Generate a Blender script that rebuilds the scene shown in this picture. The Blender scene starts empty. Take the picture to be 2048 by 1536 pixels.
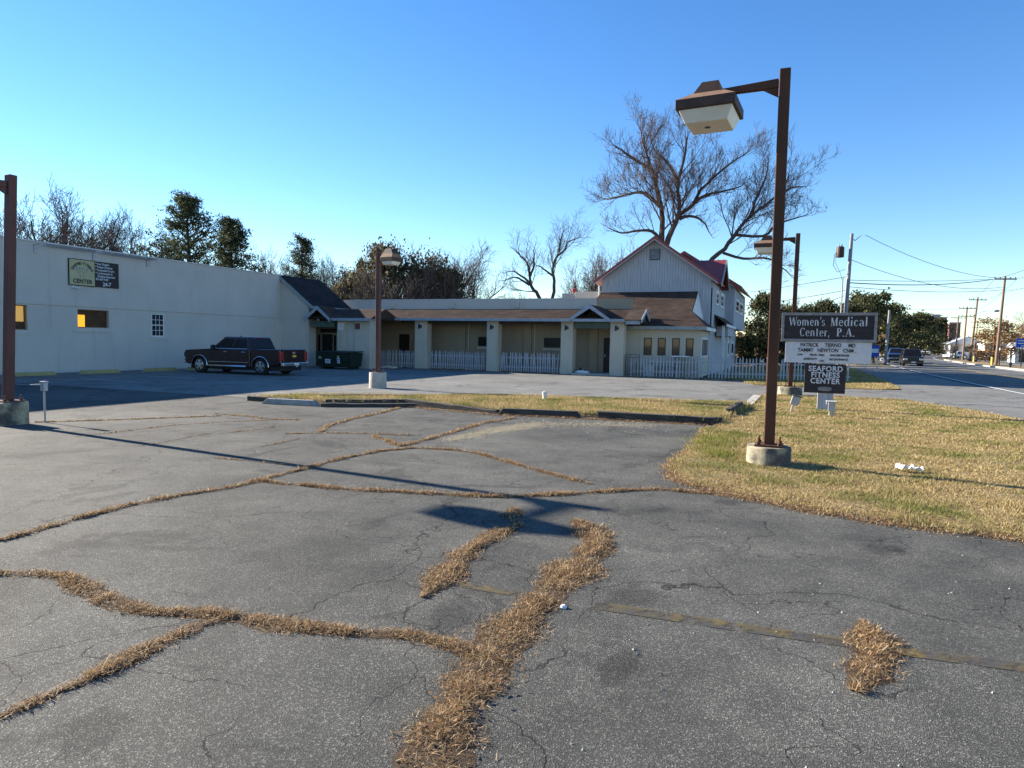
import bpy, bmesh, math, random
import numpy as np
from mathutils import Vector, Matrix
random.seed(7); RNG = np.random.default_rng(7)
S = bpy.context.scene
COL = S.collection
# world frame: X runs along the arcade facade (to the road), Y runs along the long stucco wall (away), Z up; the photographer stands at the origin
# ---------------------------------------------------------------- camera
AZ = 0.394246; PITCH = 0.0628145; ROLL = 0.0192035; EYE = 1.7
def to_world(p):   # heading frame -> building frame
    x, y, z = p; c, s = math.cos(AZ), math.sin(AZ)
    return Vector((x*c - y*s, x*s + y*c, z))
fw = Vector((0, math.cos(PITCH), -math.sin(PITCH))); up = Vector((0, math.sin(PITCH), math.cos(PITCH))); rt = Vector((1, 0, 0))
xr = rt*math.cos(ROLL) + up*math.sin(ROLL); ur = -rt*math.sin(ROLL) + up*math.cos(ROLL)
xr, ur, fw = to_world(xr), to_world(ur), to_world(fw)
cam = bpy.data.cameras.new('camera'); cam.sensor_width = 36; cam.lens = 1342.16/2048*36; cam.clip_start = 0.05; cam.clip_end = 5000
co = bpy.data.objects.new('camera', cam); COL.objects.link(co)
m = Matrix.Identity(4)
for i in range(3):
    m[i][0] = xr[i]; m[i][1] = ur[i]; m[i][2] = -fw[i]
m[2][3] = EYE
co.matrix_world = m; S.camera = co
# ---------------------------------------------------------------- sky, sun, exposure
SUN_EL = math.radians(21.5); SUN_AZ = math.atan2(-0.9945, 0.105)      # clockwise from +Y
w = bpy.data.worlds.new('World'); S.world = w; w.use_nodes = True
nt = w.node_tree; bg = nt.nodes['Background']
sky = nt.nodes.new('ShaderNodeTexSky'); sky.sky_type = 'NISHITA'; sky.sun_disc = False
sky.sun_elevation = SUN_EL; sky.sun_rotation = SUN_AZ; sky.altitude = 0; sky.air_density = 1.0; sky.dust_density = 0.0; sky.ozone_density = 3.0
hsv = nt.nodes.new('ShaderNodeHueSaturation'); hsv.inputs['Saturation'].default_value = 1.24; hsv.inputs['Hue'].default_value = 0.508
nt.links.new(sky.outputs[0], hsv.inputs['Color']); nt.links.new(hsv.outputs[0], bg.inputs[0]); bg.inputs[1].default_value = 0.078
sun = bpy.data.lights.new('sun', 'SUN'); sun.energy = 5.0; sun.angle = math.radians(0.53); sun.color = (1.0, 0.90, 0.76)
so = bpy.data.objects.new('sun', sun); COL.objects.link(so)
tosun = Vector((math.sin(SUN_AZ)*math.cos(SUN_EL), math.cos(SUN_AZ)*math.cos(SUN_EL), math.sin(SUN_EL)))
so.rotation_euler = tosun.to_track_quat('Z', 'Y').to_euler(); so.location = (-40, 0, 60)
S.view_settings.view_transform = 'Standard'; S.view_settings.look = 'None'; S.view_settings.gamma = 1; S.view_settings.exposure = 1.68
S.view_settings.use_curve_mapping = False
S.render.engine = 'CYCLES'; S.cycles.max_bounces = 6; S.cycles.diffuse_bounces = 3; S.cycles.transparent_max_bounces = 8
S.cycles.use_denoising = True

# ---------------------------------------------------------------- materials
def nodes(name):
    m = bpy.data.materials.new(name); m.use_nodes = True
    t = m.node_tree; return m, t, t.nodes['Principled BSDF']
def N(t, kind, **kw):
    n = t.nodes.new(kind)
    for k, v in kw.items():
        if k.startswith('i_'): n.inputs[k[2:].replace('_', ' ')].default_value = v
        else: setattr(n, k, v)
    return n
def c4(c): return (c[0], c[1], c[2], 1)
def ramp(t, fac, stops):
    r = t.nodes.new('ShaderNodeValToRGB'); e = r.color_ramp.elements
    e.remove(e[1]); e[0].position = stops[0][0]; e[0].color = c4(stops[0][1])
    for p, c in stops[1:]: e.new(p).color = c4(c)
    t.links.new(fac, r.inputs[0]); return r.outputs[0]
def mix(t, fac, a, b, mode='MIX'):
    n = t.nodes.new('ShaderNodeMix'); n.data_type = 'RGBA'; n.blend_type = mode
    for sock, val in ((n.inputs[0], fac), (n.inputs[6], a), (n.inputs[7], b)):
        if isinstance(val, (int, float)): sock.default_value = val
        elif isinstance(val, tuple): sock.default_value = c4(val)
        else: t.links.new(val, sock)
    return n.outputs[2]
def noise(t, vec, scale, detail=4, rough=0.55, dist=0.0):
    n = N(t, 'ShaderNodeTexNoise', i_Scale=scale, i_Detail=detail, i_Roughness=rough, i_Distortion=dist)
    if vec is not None: t.links.new(vec, n.inputs['Vector'])
    return n.outputs['Fac']
def scaled(t, vec, s):
    mp = N(t, 'ShaderNodeMapping'); mp.inputs['Scale'].default_value = s
    t.links.new(vec, mp.inputs['Vector']); return mp.outputs[0]
def bump(t, b, h, strength=0.3, dist=0.02):
    n = N(t, 'ShaderNodeBump', i_Strength=strength, i_Distance=dist)
    t.links.new(h, n.inputs['Height']); t.links.new(n.outputs[0], b.inputs['Normal'])
def mat(name, c1, c2=None, rough=0.8, scale=3.0, bmp=0.0, bscale=60.0, metal=0.0, spec=0.3, stretch=(1, 1, 1), lo=0.35, hi=0.65, detail=5, bdist=0.01, c3=None):
    m, t, b = nodes(name)
    b.inputs['Roughness'].default_value = rough; b.inputs['Metallic'].default_value = metal; b.inputs['Specular IOR Level'].default_value = spec
    tc = N(t, 'ShaderNodeTexCoord').outputs['Object']
    if c2 is None: c2 = tuple(x*0.8 for x in c1)
    v = scaled(t, tc, stretch)
    st = [(lo, c1), (hi, c2)] + ([(min(1, hi+0.12), c3)] if c3 else [])
    t.links.new(ramp(t, noise(t, v, scale, detail), st), b.inputs['Base Color'])
    if bmp: bump(t, b, noise(t, tc, bscale, 3), bmp, bdist)
    return m
def glass(name, tint=(0.02, 0.025, 0.03), rough=0.04, spec=0.6):
    m, t, b = nodes(name); b.inputs['Base Color'].default_value = c4(tint); b.inputs['Roughness'].default_value = rough
    b.inputs['Specular IOR Level'].default_value = spec
    tc = N(t, 'ShaderNodeTexCoord').outputs['Object']; bump(t, b, noise(t, tc, 1.5, 2), 0.05, 0.02)
    return m
def asphalt(name, dark, light, speck, crack=1.0, cell=0.33):
    m, t, b = nodes(name); p = N(t, 'ShaderNodeNewGeometry').outputs['Position']
    big = noise(t, p, 0.35, 5, 0.6, 0.4); mid = noise(t, p, 2.1, 6, 0.65)
    mx = N(t, 'ShaderNodeMath', operation='ADD'); t.links.new(big, mx.inputs[0])
    m2 = N(t, 'ShaderNodeMath', operation='MULTIPLY'); t.links.new(mid, m2.inputs[0]); m2.inputs[1].default_value = 0.55; t.links.new(m2.outputs[0], mx.inputs[1])
    base = ramp(t, mx.outputs[0], [(0.55, dark), (0.92, light)])
    # old oil and sealer stains with blotchy outlines, and long pale drag marks
    st = ramp(t, noise(t, p, 0.9, 7, 0.62, 0.8), [(0.57, (1, 1, 1)), (0.62, (0.62, 0.62, 0.63))]); base = mix(t, 1.0, base, st, 'MULTIPLY')
    dr = ramp(t, noise(t, scaled(t, p, (0.35, 1.6, 1)), 0.8, 5, 0.6, 0.3), [(0.55, (1, 1, 1)), (0.72, (1.28, 1.26, 1.22))]); base = mix(t, 1.0, base, dr, 'MULTIPLY')
    vo = N(t, 'ShaderNodeTexVoronoi', i_Scale=150.0); t.links.new(p, vo.inputs['Vector'])
    sep = N(t, 'ShaderNodeSeparateColor'); t.links.new(vo.outputs['Color'], sep.inputs[0])
    col = mix(t, 1.0, base, ramp(t, sep.outputs[0], [(0.0, (0.72, 0.72, 0.72)), (0.75, (1.08, 1.08, 1.08)), (0.95, speck), (1.0, tuple(x*1.25 for x in speck))]), 'MULTIPLY')
    # wandering cracks: edges of a distorted cell pattern, shown where a broad mask lets them
    ns = N(t, 'ShaderNodeTexNoise', i_Scale=1.3, i_Detail=6.0); t.links.new(p, ns.inputs['Vector'])
    ad = N(t, 'ShaderNodeVectorMath', operation='SCALE'); t.links.new(ns.outputs['Color'], ad.inputs[0]); ad.inputs['Scale'].default_value = 1.1
    a2 = N(t, 'ShaderNodeVectorMath', operation='ADD'); t.links.new(p, a2.inputs[0]); t.links.new(ad.outputs[0], a2.inputs[1])
    out = None
    for sc, wd, lo_, hi_ in ((cell, 0.0038, 0.38, 0.45), (cell*3.3, 0.008, 0.45, 0.53)):
        ve = N(t, 'ShaderNodeTexVoronoi', feature='DISTANCE_TO_EDGE', i_Scale=sc); t.links.new(a2.outputs[0], ve.inputs['Vector'])
        cr = ramp(t, ve.outputs['Distance'], [(0.0, (1, 1, 1)), (wd, (0, 0, 0))])
        mk = ramp(t, noise(t, p, 0.55 if sc == cell else 0.8, 2), [(lo_, (0, 0, 0)), (hi_, (1, 1, 1))])
        c = mix(t, 1.0, cr, mk, 'MULTIPLY'); out = c if out is None else mix(t, 1.0, out, c, 'LIGHTEN')
    if crack:
        f = mix(t, 1.0, out, (crack, crack, crack), 'MULTIPLY'); col = mix(t, f, col, (0.012, 0.011, 0.010))
    t.links.new(col, b.inputs['Base Color']); b.inputs['Roughness'].default_value = 0.9; b.inputs['Specular IOR Level'].default_value = 0.25
    h = mix(t, 0.8, vo.outputs['Distance'], out, 'SUBTRACT'); bump(t, b, h, 0.5, 0.006)
    return m
def blades_mat(name, stops, green=None, glo=0.55, ghi=0.7, gscale=0.9):
    m, t, b = nodes(name); g = N(t, 'ShaderNodeNewGeometry')
    col = ramp(t, g.outputs['Random Per Island'], stops)
    if green: 
        f = ramp(t, noise(t, g.outputs['Position'], gscale, 5, 0.65), [(glo, (0, 0, 0)), (ghi, (1, 1, 1))])
        col = mix(t, f, col, mix(t, g.outputs['Random Per Island'], green[0], green[1]))
    t.links.new(col, b.inputs['Base Color']); b.inputs['Roughness'].default_value = 0.75; b.inputs['Specular IOR Level'].default_value = 0.2
    tr = N(t, 'ShaderNodeBsdfTranslucent'); t.links.new(col, tr.inputs[0]); ms = N(t, 'ShaderNodeMixShader'); ms.inputs[0].default_value = 0.3
    t.links.new(b.outputs[0], ms.inputs[1]); t.links.new(tr.outputs[0], ms.inputs[2]); t.links.new(ms.outputs[0], t.nodes['Material Output'].inputs[0])
    return m
def shingle_mat(name, c1, c2, ax='x'):
    m, t, b = nodes(name); tc = N(t, 'ShaderNodeTexCoord').outputs['Object']
    sx = N(t, 'ShaderNodeSeparateXYZ'); t.links.new(tc, sx.inputs[0]); cb = N(t, 'ShaderNodeCombineXYZ')
    t.links.new(sx.outputs['X' if ax == 'x' else 'Y'], cb.inputs[0]); t.links.new(sx.outputs['Z'], cb.inputs[1])
    br = N(t, 'ShaderNodeTexBrick', i_Scale=1.0); t.links.new(cb.outputs[0], br.inputs['Vector'])
    br.inputs['Brick Width'].default_value = 0.3; br.inputs['Row Height'].default_value = 0.068; br.inputs['Mortar Size'].default_value = 0.008
    br.inputs['Color1'].default_value = c4(c1); br.inputs['Color2'].default_value = c4(c2); br.inputs['Mortar'].default_value = c4(tuple(x*0.3 for x in c1)); br.inputs['Bias'].default_value = 0.1
    col = mix(t, 1.0, br.outputs['Color'], ramp(t, noise(t, tc, 1.2, 5), [(0.3, (0.7, 0.7, 0.7)), (0.7, (1.25, 1.2, 1.15))]), 'MULTIPLY')
    t.links.new(col, b.inputs['Base Color']); b.inputs['Roughness'].default_value = 0.95; b.inputs['Specular IOR Level'].default_value = 0.15
    bump(t, b, noise(t, tc, 90, 2), 0.4, 0.01)
    return m
def streak_mat(name, c1, c2, c3, rough=0.9, top=(0.25, 0.25, 0.25)):
    # stucco: broad tone changes, faint vertical run-off streaks and a fine trowelled grain
    m, t, b = nodes(name); tc = N(t, 'ShaderNodeTexCoord').outputs['Object']
    a = ramp(t, noise(t, tc, 0.7, 6, 0.6), [(0.3, c1), (0.7, c2)])
    s = ramp(t, noise(t, scaled(t, tc, (2.5, 2.5, 0.25)), 1.0, 5, 0.65), [(0.55, (0, 0, 0)), (0.8, (0.55, 0.55, 0.55))])
    t.links.new(mix(t, s, a, c3), b.inputs['Base Color']); b.inputs['Roughness'].default_value = rough; b.inputs['Specular IOR Level'].default_value = 0.2
    bump(t, b, noise(t, tc, 45, 4), 0.35, 0.01); return m

MT = dict(
 stucco=streak_mat('pale_stucco', (0.53, 0.50, 0.44), (0.47, 0.445, 0.39), (0.34, 0.32, 0.275)),
 cream=streak_mat('cream_stucco', (0.52, 0.475, 0.375), (0.46, 0.42, 0.33), (0.32, 0.29, 0.22)),
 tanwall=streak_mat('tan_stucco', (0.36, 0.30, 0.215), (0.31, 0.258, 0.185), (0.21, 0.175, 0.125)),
 siding=mat('weathered_grey_siding', (0.44, 0.455, 0.475), (0.36, 0.37, 0.39), 0.85, 2.0, 0.3, 40, stretch=(6, 6, 0.6), c3=(0.19, 0.195, 0.20)),
 white=mat('white_paint', (0.72, 0.72, 0.70), (0.60, 0.60, 0.58), 0.6, 4, 0.1, 60),
 picket=mat('weathered_white_pickets', (0.47, 0.475, 0.49), (0.33, 0.33, 0.34), 0.85, 3, 0.2, 60, stretch=(3, 3, 0.8)),
 trim=mat('grey_green_trim', (0.30, 0.34, 0.33), (0.23, 0.26, 0.25), 0.7, 4),
 fascia=mat('blue_grey_fascia', (0.33, 0.37, 0.42), (0.25, 0.28, 0.31), 0.7, 4),
 green=mat('green_beam_paint', (0.08, 0.13, 0.11), (0.06, 0.10, 0.085), 0.6, 3),
 coping=mat('pale_metal_coping', (0.62, 0.62, 0.60), (0.45, 0.45, 0.44), 0.55, 3, metal=0.0),
 shingle=shingle_mat('brown_shingles', (0.098, 0.066, 0.052), (0.062, 0.044, 0.036)),
 shingle_y=shingle_mat('dark_brown_shingles', (0.10, 0.065, 0.048), (0.065, 0.045, 0.036), 'y'),
 black_shingle=shingle_mat('charcoal_shingles', (0.040, 0.038, 0.040), (0.028, 0.027, 0.030), 'y'),
 red=mat('red_metal_roofing', (0.30, 0.045, 0.035), (0.22, 0.032, 0.028), 0.45, 2, spec=0.5),
 dark=mat('dark_brown_door', (0.028, 0.022, 0.020), (0.020, 0.016, 0.015), 0.5, 3),
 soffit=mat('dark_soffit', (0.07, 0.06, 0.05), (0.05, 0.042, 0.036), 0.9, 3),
 pane=glass('window_glass'), darkglass=glass('tinted_glass', (0.010, 0.010, 0.012), 0.22, 0.25),
 frame=mat('dark_window_frame', (0.03, 0.028, 0.026), (0.045, 0.04, 0.036), 0.5, 6),
 rust=mat('rusty_brown_steel', (0.105, 0.042, 0.020), (0.060, 0.026, 0.015), 0.75, 3, 0.25, 50, stretch=(1, 1, 0.35), c3=(0.20, 0.085, 0.035)),
 rust2=mat('maroon_painted_steel', (0.125, 0.056, 0.046), (0.085, 0.040, 0.033), 0.65, 3, 0.2, 50, stretch=(1, 1, 0.35)),
 bronze=mat('bronze_lamp_housing', (0.075, 0.042, 0.028), (0.048, 0.028, 0.020), 0.6, 5, 0.1, 60, c3=(0.13, 0.075, 0.045)),
 tan=mat('tan_lamp_top', (0.26, 0.16, 0.095), (0.19, 0.11, 0.07), 0.7, 5, 0.1, 60),
 lens=mat('milky_lamp_lens', (0.70, 0.68, 0.60), (0.62, 0.58, 0.48), 0.35, 3, spec=0.5),
 concrete=mat('mossy_concrete', (0.40, 0.35, 0.23), (0.11, 0.10, 0.085), 0.95, 3.2, 0.6, 40, lo=0.38, hi=0.56, c3=(0.05, 0.048, 0.045)),
 concrete_pale=mat('pale_concrete', (0.44, 0.41, 0.35), (0.34, 0.315, 0.27), 0.95, 3, 0.4, 50),
 timber=mat('black_weathered_timber', (0.035, 0.032, 0.030), (0.075, 0.068, 0.060), 0.95, 4, 0.8, 30, stretch=(0.6, 6, 6), c3=(0.16, 0.145, 0.13)),
 stop=mat('grey_concrete_stop', (0.36, 0.35, 0.32), (0.25, 0.24, 0.22), 0.95, 6, 0.5, 60),
 yellow=mat('yellow_stop_paint', (0.36, 0.31, 0.12), (0.27, 0.235, 0.11), 0.85, 5, 0.3, 60, c3=(0.17, 0.155, 0.11)),
 bollard=mat('yellow_bollard_paint', (0.75, 0.50, 0.05), (0.62, 0.42, 0.06), 0.5, 5),
 signblack=mat('black_stained_sign_boards', (0.028, 0.022, 0.024), (0.045, 0.036, 0.036), 0.7, 4, 0.4, 40, stretch=(0.5, 3, 8)),
 signframe=mat('grey_weathered_sign_frame', (0.30, 0.29, 0.29), (0.20, 0.19, 0.185), 0.85, 6, 0.3, 40),
 signwhite=mat('peeling_white_sign_panel', (0.66, 0.65, 0.65), (0.58, 0.57, 0.56), 0.8, 3.0, 0.25, 40, c3=(0.36, 0.31, 0.27), hi=0.66),
 paintwhite=mat('faded_white_lettering', (0.68, 0.70, 0.72), (0.5, 0.5, 0.5), 0.7, 9, c3=(0.22, 0.21, 0.20), hi=0.68),
 ink=mat('black_lettering', (0.02, 0.02, 0.022), (0.04, 0.04, 0.04), 0.7, 9),
 olive=mat('olive_yellow_sign_panel', (0.46, 0.43, 0.24), (0.40, 0.37, 0.21), 0.7, 3),
 galv=mat('galvanised_steel', (0.42, 0.43, 0.44), (0.32, 0.33, 0.34), 0.5, 8, metal=0.3),
 pvc=mat('grimy_white_pvc', (0.70, 0.69, 0.66), (0.52, 0.50, 0.46), 0.5, 8),
 dumpster=mat('dark_green_dumpster', (0.012, 0.028, 0.018), (0.009, 0.020, 0.014), 0.55, 3, 0.1, 30),
 blackp=mat('black_plastic', (0.015, 0.015, 0.016), (0.022, 0.022, 0.022), 0.5, 5),
 rubber=mat('tyre_rubber', (0.014, 0.014, 0.014), (0.022, 0.022, 0.022), 0.85, 8),
 chrome=mat('chrome', (0.75, 0.75, 0.76), (0.68, 0.68, 0.68), 0.12, 4, metal=1.0),
 maroon=mat('maroon_car_paint', (0.024, 0.0045, 0.0055), (0.021, 0.004, 0.005), 0.2, 2, spec=0.7),
 carblack=mat('black_car_paint', (0.012, 0.012, 0.014), (0.015, 0.015, 0.016), 0.2, 2, spec=0.7),
 carblue=mat('blue_car_paint', (0.03, 0.07, 0.20), (0.028, 0.06, 0.17), 0.2, 2, spec=0.7),
 carwhite=mat('white_car_paint', (0.72, 0.73, 0.74), (0.68, 0.68, 0.7), 0.25, 2, spec=0.6),
 taillight=mat('red_tail_lamp', (0.35, 0.01, 0.012), (0.25, 0.008, 0.01), 0.15, 5, spec=0.7),
 wood=mat('utility_pole_wood', (0.25, 0.17, 0.11), (0.18, 0.12, 0.08), 0.9, 3, 0.4, 30, stretch=(4, 4, 0.5), c3=(0.34, 0.25, 0.17)),
 greypole=mat('grey_weathered_pole', (0.30, 0.30, 0.31), (0.22, 0.22, 0.23), 0.9, 3, 0.3, 30, stretch=(4, 4, 0.5)),
 wire=mat('black_cable', (0.02, 0.02, 0.022), (0.03, 0.03, 0.03), 0.6, 5),
 bark=mat('grey_brown_bark', (0.105, 0.078, 0.062), (0.060, 0.045, 0.037), 0.95, 3, 0.6, 25, stretch=(3, 3, 0.7), c3=(0.17, 0.135, 0.105)),
 twig=mat('red_brown_twigs', (0.185, 0.142, 0.125), (0.14, 0.108, 0.098), 0.95, 2),
 twigpale=mat('pale_brown_twigs', (0.125, 0.095, 0.078), (0.09, 0.070, 0.058), 0.95, 2),
 brick=mat('red_brick', (0.17, 0.095, 0.080), (0.14, 0.080, 0.068), 0.9, 3),
 signblue=mat('blue_sign_panel', (0.015, 0.07, 0.42), (0.014, 0.06, 0.36), 0.5, 3),
 leafbrown=mat('fallen_leaves', (0.22, 0.12, 0.06), (0.30, 0.20, 0.12), 0.8, 20),
 paper=mat('white_litter', (0.75, 0.75, 0.76), (0.65, 0.65, 0.66), 0.6, 20),
 linewhite=mat('worn_white_paint', (0.55, 0.55, 0.53), (0.40, 0.40, 0.39), 0.8, 5, c3=(0.16, 0.16, 0.155), hi=0.62),
 linefresh=mat('white_road_paint', (0.66, 0.66, 0.64), (0.56, 0.56, 0.55), 0.8, 2),
 lineyellow=mat('yellow_road_paint', (0.55, 0.37, 0.06), (0.42, 0.29, 0.07), 0.8, 2),
 lineold=mat('worn_ochre_paint', (0.150, 0.108, 0.034), (0.095, 0.078, 0.045), 0.9, 6, c3=(0.066, 0.064, 0.060), lo=0.34, hi=0.46, detail=8),
 kerb=mat('cream_kerb_concrete', (0.52, 0.47, 0.36), (0.45, 0.40, 0.30), 0.9, 2, 0.2, 30),  # warm cream concrete tone
)
_t = MT['lineold'].node_tree; _b = _t.nodes['Principled BSDF']; _tr = N(_t, 'ShaderNodeBsdfTransparent'); _ms = N(_t, 'ShaderNodeMixShader')
_p = N(_t, 'ShaderNodeNewGeometry').outputs['Position']; _f = ramp(_t, noise(_t, _p, 7.0, 9, 0.72), [(0.40, (0.05, 0.05, 0.05)), (0.52, (0.85, 0.85, 0.85))])
_t.links.new(_f, _ms.inputs[0]); _t.links.new(_tr.outputs[0], _ms.inputs[1]); _t.links.new(_b.outputs[0], _ms.inputs[2]); _t.links.new(_ms.outputs[0], _t.nodes['Material Output'].inputs[0])
MT['asphalt'] = asphalt('weathered_asphalt', (0.034, 0.0345, 0.0315), (0.092, 0.0905, 0.080), (2.5, 2.5, 2.35))
MT['asphalt2'] = asphalt('pale_worn_asphalt', (0.128, 0.127, 0.116), (0.195, 0.192, 0.175), (1.5, 1.5, 1.45), 0.7, 0.22)
MT['road'] = asphalt('road_asphalt', (0.100, 0.100, 0.095), (0.138, 0.137, 0.128), (1.4, 1.4, 1.4), 0.0)
MT['soil'] = mat('straw_thatch', (0.30, 0.215, 0.105), (0.21, 0.15, 0.072), 0.95, 9, 0.9, 45, c3=(0.36, 0.27, 0.14), detail=8)
MT['thatch'] = mat('brown_thatch', (0.085, 0.055, 0.030), (0.045, 0.031, 0.019), 0.95, 45, 1.0, 150, c3=(0.20, 0.135, 0.07), detail=8)
MT['earth'] = mat('dry_field', (0.17, 0.13, 0.07), (0.12, 0.10, 0.055), 0.95, 0.08)
MT['sand'] = mat('pale_sawdust', (0.58, 0.50, 0.33), (0.46, 0.39, 0.26), 0.95, 10)
STRAW = [(0.0, (0.11, 0.060, 0.030)), (0.3, (0.24, 0.145, 0.072)), (0.6, (0.38, 0.25, 0.128)), (0.85, (0.52, 0.375, 0.21)), (1.0, (0.68, 0.56, 0.37))]
MT['straw'] = blades_mat('dry_crack_grass', STRAW)
MT['lawn'] = blades_mat('winter_lawn_grass', [(0.0, (0.15, 0.092, 0.036)), (0.35, (0.33, 0.240, 0.100)), (0.7, (0.48, 0.375, 0.175)), (1.0, (0.62, 0.52, 0.29))], ((0.085, 0.115, 0.020), (0.22, 0.23, 0.055)), 0.46, 0.66, 0.7)
MT['greengrass'] = blades_mat('green_grass_blades', [(0.0, (0.11, 0.13, 0.02)), (1.0, (0.29, 0.28, 0.07))])
MT['needles'] = blades_mat('pine_needles', [(0.0, (0.030, 0.044, 0.022)), (0.6, (0.066, 0.082, 0.038)), (1.0, (0.12, 0.122, 0.056))])
MT['evergreen'] = blades_mat('evergreen_foliage', [(0.0, (0.024, 0.032, 0.014)), (0.6, (0.062, 0.068, 0.028)), (1.0, (0.13, 0.122, 0.052))])
MT['olivebrown'] = blades_mat('olive_brown_thicket', [(0.0, (0.050, 0.045, 0.026)), (0.5, (0.105, 0.092, 0.050)), (1.0, (0.19, 0.155, 0.095))])
MT['brownleaf'] = blades_mat('clinging_brown_leaves', [(0.0, (0.12, 0.065, 0.030)), (0.6, (0.22, 0.125, 0.058)), (1.0, (0.32, 0.20, 0.10))])
def emit(name, c, s):
    m, t, b = nodes(name); b.inputs['Base Color'].default_value = c4(c); b.inputs['Emission Color'].default_value = c4(c); b.inputs['Emission Strength'].default_value = s
    return m
MT['glow'] = emit('orange_reflection_glow', (1.0, 0.36, 0.015), 0.45)  # orange reflection in the window, made as an emissive colour
MT['dim_glow'] = emit('dim_amber_reflection', (0.60, 0.33, 0.08), 0.20)  # weaker amber reflection, emissive as well
MT['room'] = mat('brown_room', (0.10, 0.055, 0.025), (0.06, 0.035, 0.018), 0.9, 2)

# ---------------------------------------------------------------- mesh helpers
class MB:
    def __init__(s): s.v = []; s.f = []
    def add(s, vs, fs):
        o = len(s.v); s.v += [tuple(p) for p in vs]; s.f += [tuple(i+o for i in f) for f in fs]; return s
    def box(s, x0, x1, y0, y1, z0, z1):
        return s.add([(x0,y0,z0),(x1,y0,z0),(x1,y1,z0),(x0,y1,z0),(x0,y0,z1),(x1,y0,z1),(x1,y1,z1),(x0,y1,z1)],
                     [(3,2,1,0),(4,5,6,7),(0,1,5,4),(1,2,6,5),(2,3,7,6),(3,0,4,7)])
    def hexa(s, b, t):    # two quads, bottom and top
        return s.add(list(b)+list(t), [(3,2,1,0),(4,5,6,7),(0,1,5,4),(1,2,6,5),(2,3,7,6),(3,0,4,7)])
    def prism(s, poly, ax, a0, a1):   # polygon in the two other axes, extruded along ax
        n = len(poly)
        def P(p, a): return (a,p[0],p[1]) if ax == 'x' else (p[0],a,p[1]) if ax == 'y' else (p[0],p[1],a)
        return s.add([P(p,a0) for p in poly]+[P(p,a1) for p in poly], [tuple(range(n-1,-1,-1)), tuple(range(n,2*n))]+[(i,(i+1)%n,n+(i+1)%n,n+i) for i in range(n)])
    def tube(s, pts, rad, n=6, cap=True):
        pts = [Vector(p) for p in pts]; 
        if not isinstance(rad, (list, tuple)): rad = [rad]*len(pts)
        o = len(s.v); prev = None
        for i, p in enumerate(pts):
            d = (pts[min(i+1,len(pts)-1)]-pts[max(i-1,0)]).normalized()
            a = d.cross(Vector((0,0,1)) if abs(d.z) < 0.9 else Vector((1,0,0))).normalized() if prev is None else (prev-d*prev.dot(d)).normalized()
            prev = a; b = d.cross(a)
            for k in range(n):
                t = 2*math.pi*k/n; s.v.append(tuple(p+(a*math.cos(t)+b*math.sin(t))*rad[i]))
        for i in range(len(pts)-1):
            for k in range(n):
                s.f.append((o+i*n+k, o+i*n+(k+1)%n, o+(i+1)*n+(k+1)%n, o+(i+1)*n+k))
        if cap:
            s.f.append(tuple(o+k for k in range(n-1,-1,-1))); e = o+(len(pts)-1)*n; s.f.append(tuple(e+k for k in range(n)))
        return s
    def lathe(s, prof, n=24, c=(0,0,0), ax='z'):   # prof: (r, h)
        o = len(s.v)
        for r, h in prof:
            for k in range(n):
                t = 2*math.pi*k/n; a, b = r*math.cos(t), r*math.sin(t)
                p = (a,b,h) if ax == 'z' else (h,a,b) if ax == 'x' else (a,h,b)
                s.v.append((p[0]+c[0],p[1]+c[1],p[2]+c[2]))
        for i in range(len(prof)-1):
            for k in range(n): s.f.append((o+i*n+k, o+i*n+(k+1)%n, o+(i+1)*n+(k+1)%n, o+(i+1)*n+k))
        s.f.append(tuple(o+k for k in range(n-1,-1,-1))); e = o+(len(prof)-1)*n; s.f.append(tuple(e+k for k in range(n)))
        return s
    def quad(s, a, b, c, d): return s.add([a,b,c,d], [(0,1,2,3)])
    def slab(s, a, b, c, d, th=0.05):   # quad with thickness straight down
        t = [a,b,c,d]; return s.hexa([(p[0],p[1],p[2]-th) for p in t], t)
    def mesh(s, name):
        me = bpy.data.meshes.new(name); me.from_pydata(s.v, [], s.f); me.update(); return me
    def build(s, name, m, parent=None, smooth=False, bevel=0.0, fix=False):
        me = s.mesh(name)
        if fix or smooth or bevel:
            bm = bmesh.new(); bm.from_mesh(me); bmesh.ops.recalc_face_normals(bm, faces=bm.faces); bm.to_mesh(me); bm.free()
        return obj(name, me, m, parent, smooth, bevel)
def obj(name, me, m, parent=None, smooth=False, bevel=0.0):
    o = bpy.data.objects.new(name, me); COL.objects.link(o)
    if m is not None and not me.materials: me.materials.append(MT[m] if isinstance(m, str) else m)
    if parent is not None: o.parent = parent
    if smooth:
        me.polygons.foreach_set('use_smooth', [True]*len(me.polygons))
        try: me.set_sharp_from_angle(angle=math.radians(40))
        except Exception: pass
    if bevel:
        b = o.modifiers.new('edge', 'BEVEL'); b.width = bevel; b.segments = 2; b.limit_method = 'ANGLE'; b.angle_limit = math.radians(35)
    return o
def tag(o, label=None, cat=None, group=None, kind=None):
    if label: o['label'] = label
    if cat: o['category'] = cat
    if group: o['group'] = group
    if kind: o['kind'] = kind
    return o
def thing(name, label, cat, loc=(0,0,0), rz=0.0, group=None, scale=1.0):
    o = bpy.data.objects.new(name, None); COL.objects.link(o); o.location = loc; o.rotation_euler = (0,0,rz); o.empty_display_size = 0.1
    o.scale = (scale,)*3; return tag(o, label, cat, group)
def copy_tree(o, parent=None):
    c = o.copy(); COL.objects.link(c); c.parent = parent
    for ch in list(o.children): copy_tree(ch, c)
    return c
def box(name, m, parent, x0, x1, y0, y1, z0, z1, bevel=0.0): return MB().box(x0,x1,y0,y1,z0,z1).build(name, m, parent, bevel=bevel)
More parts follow.
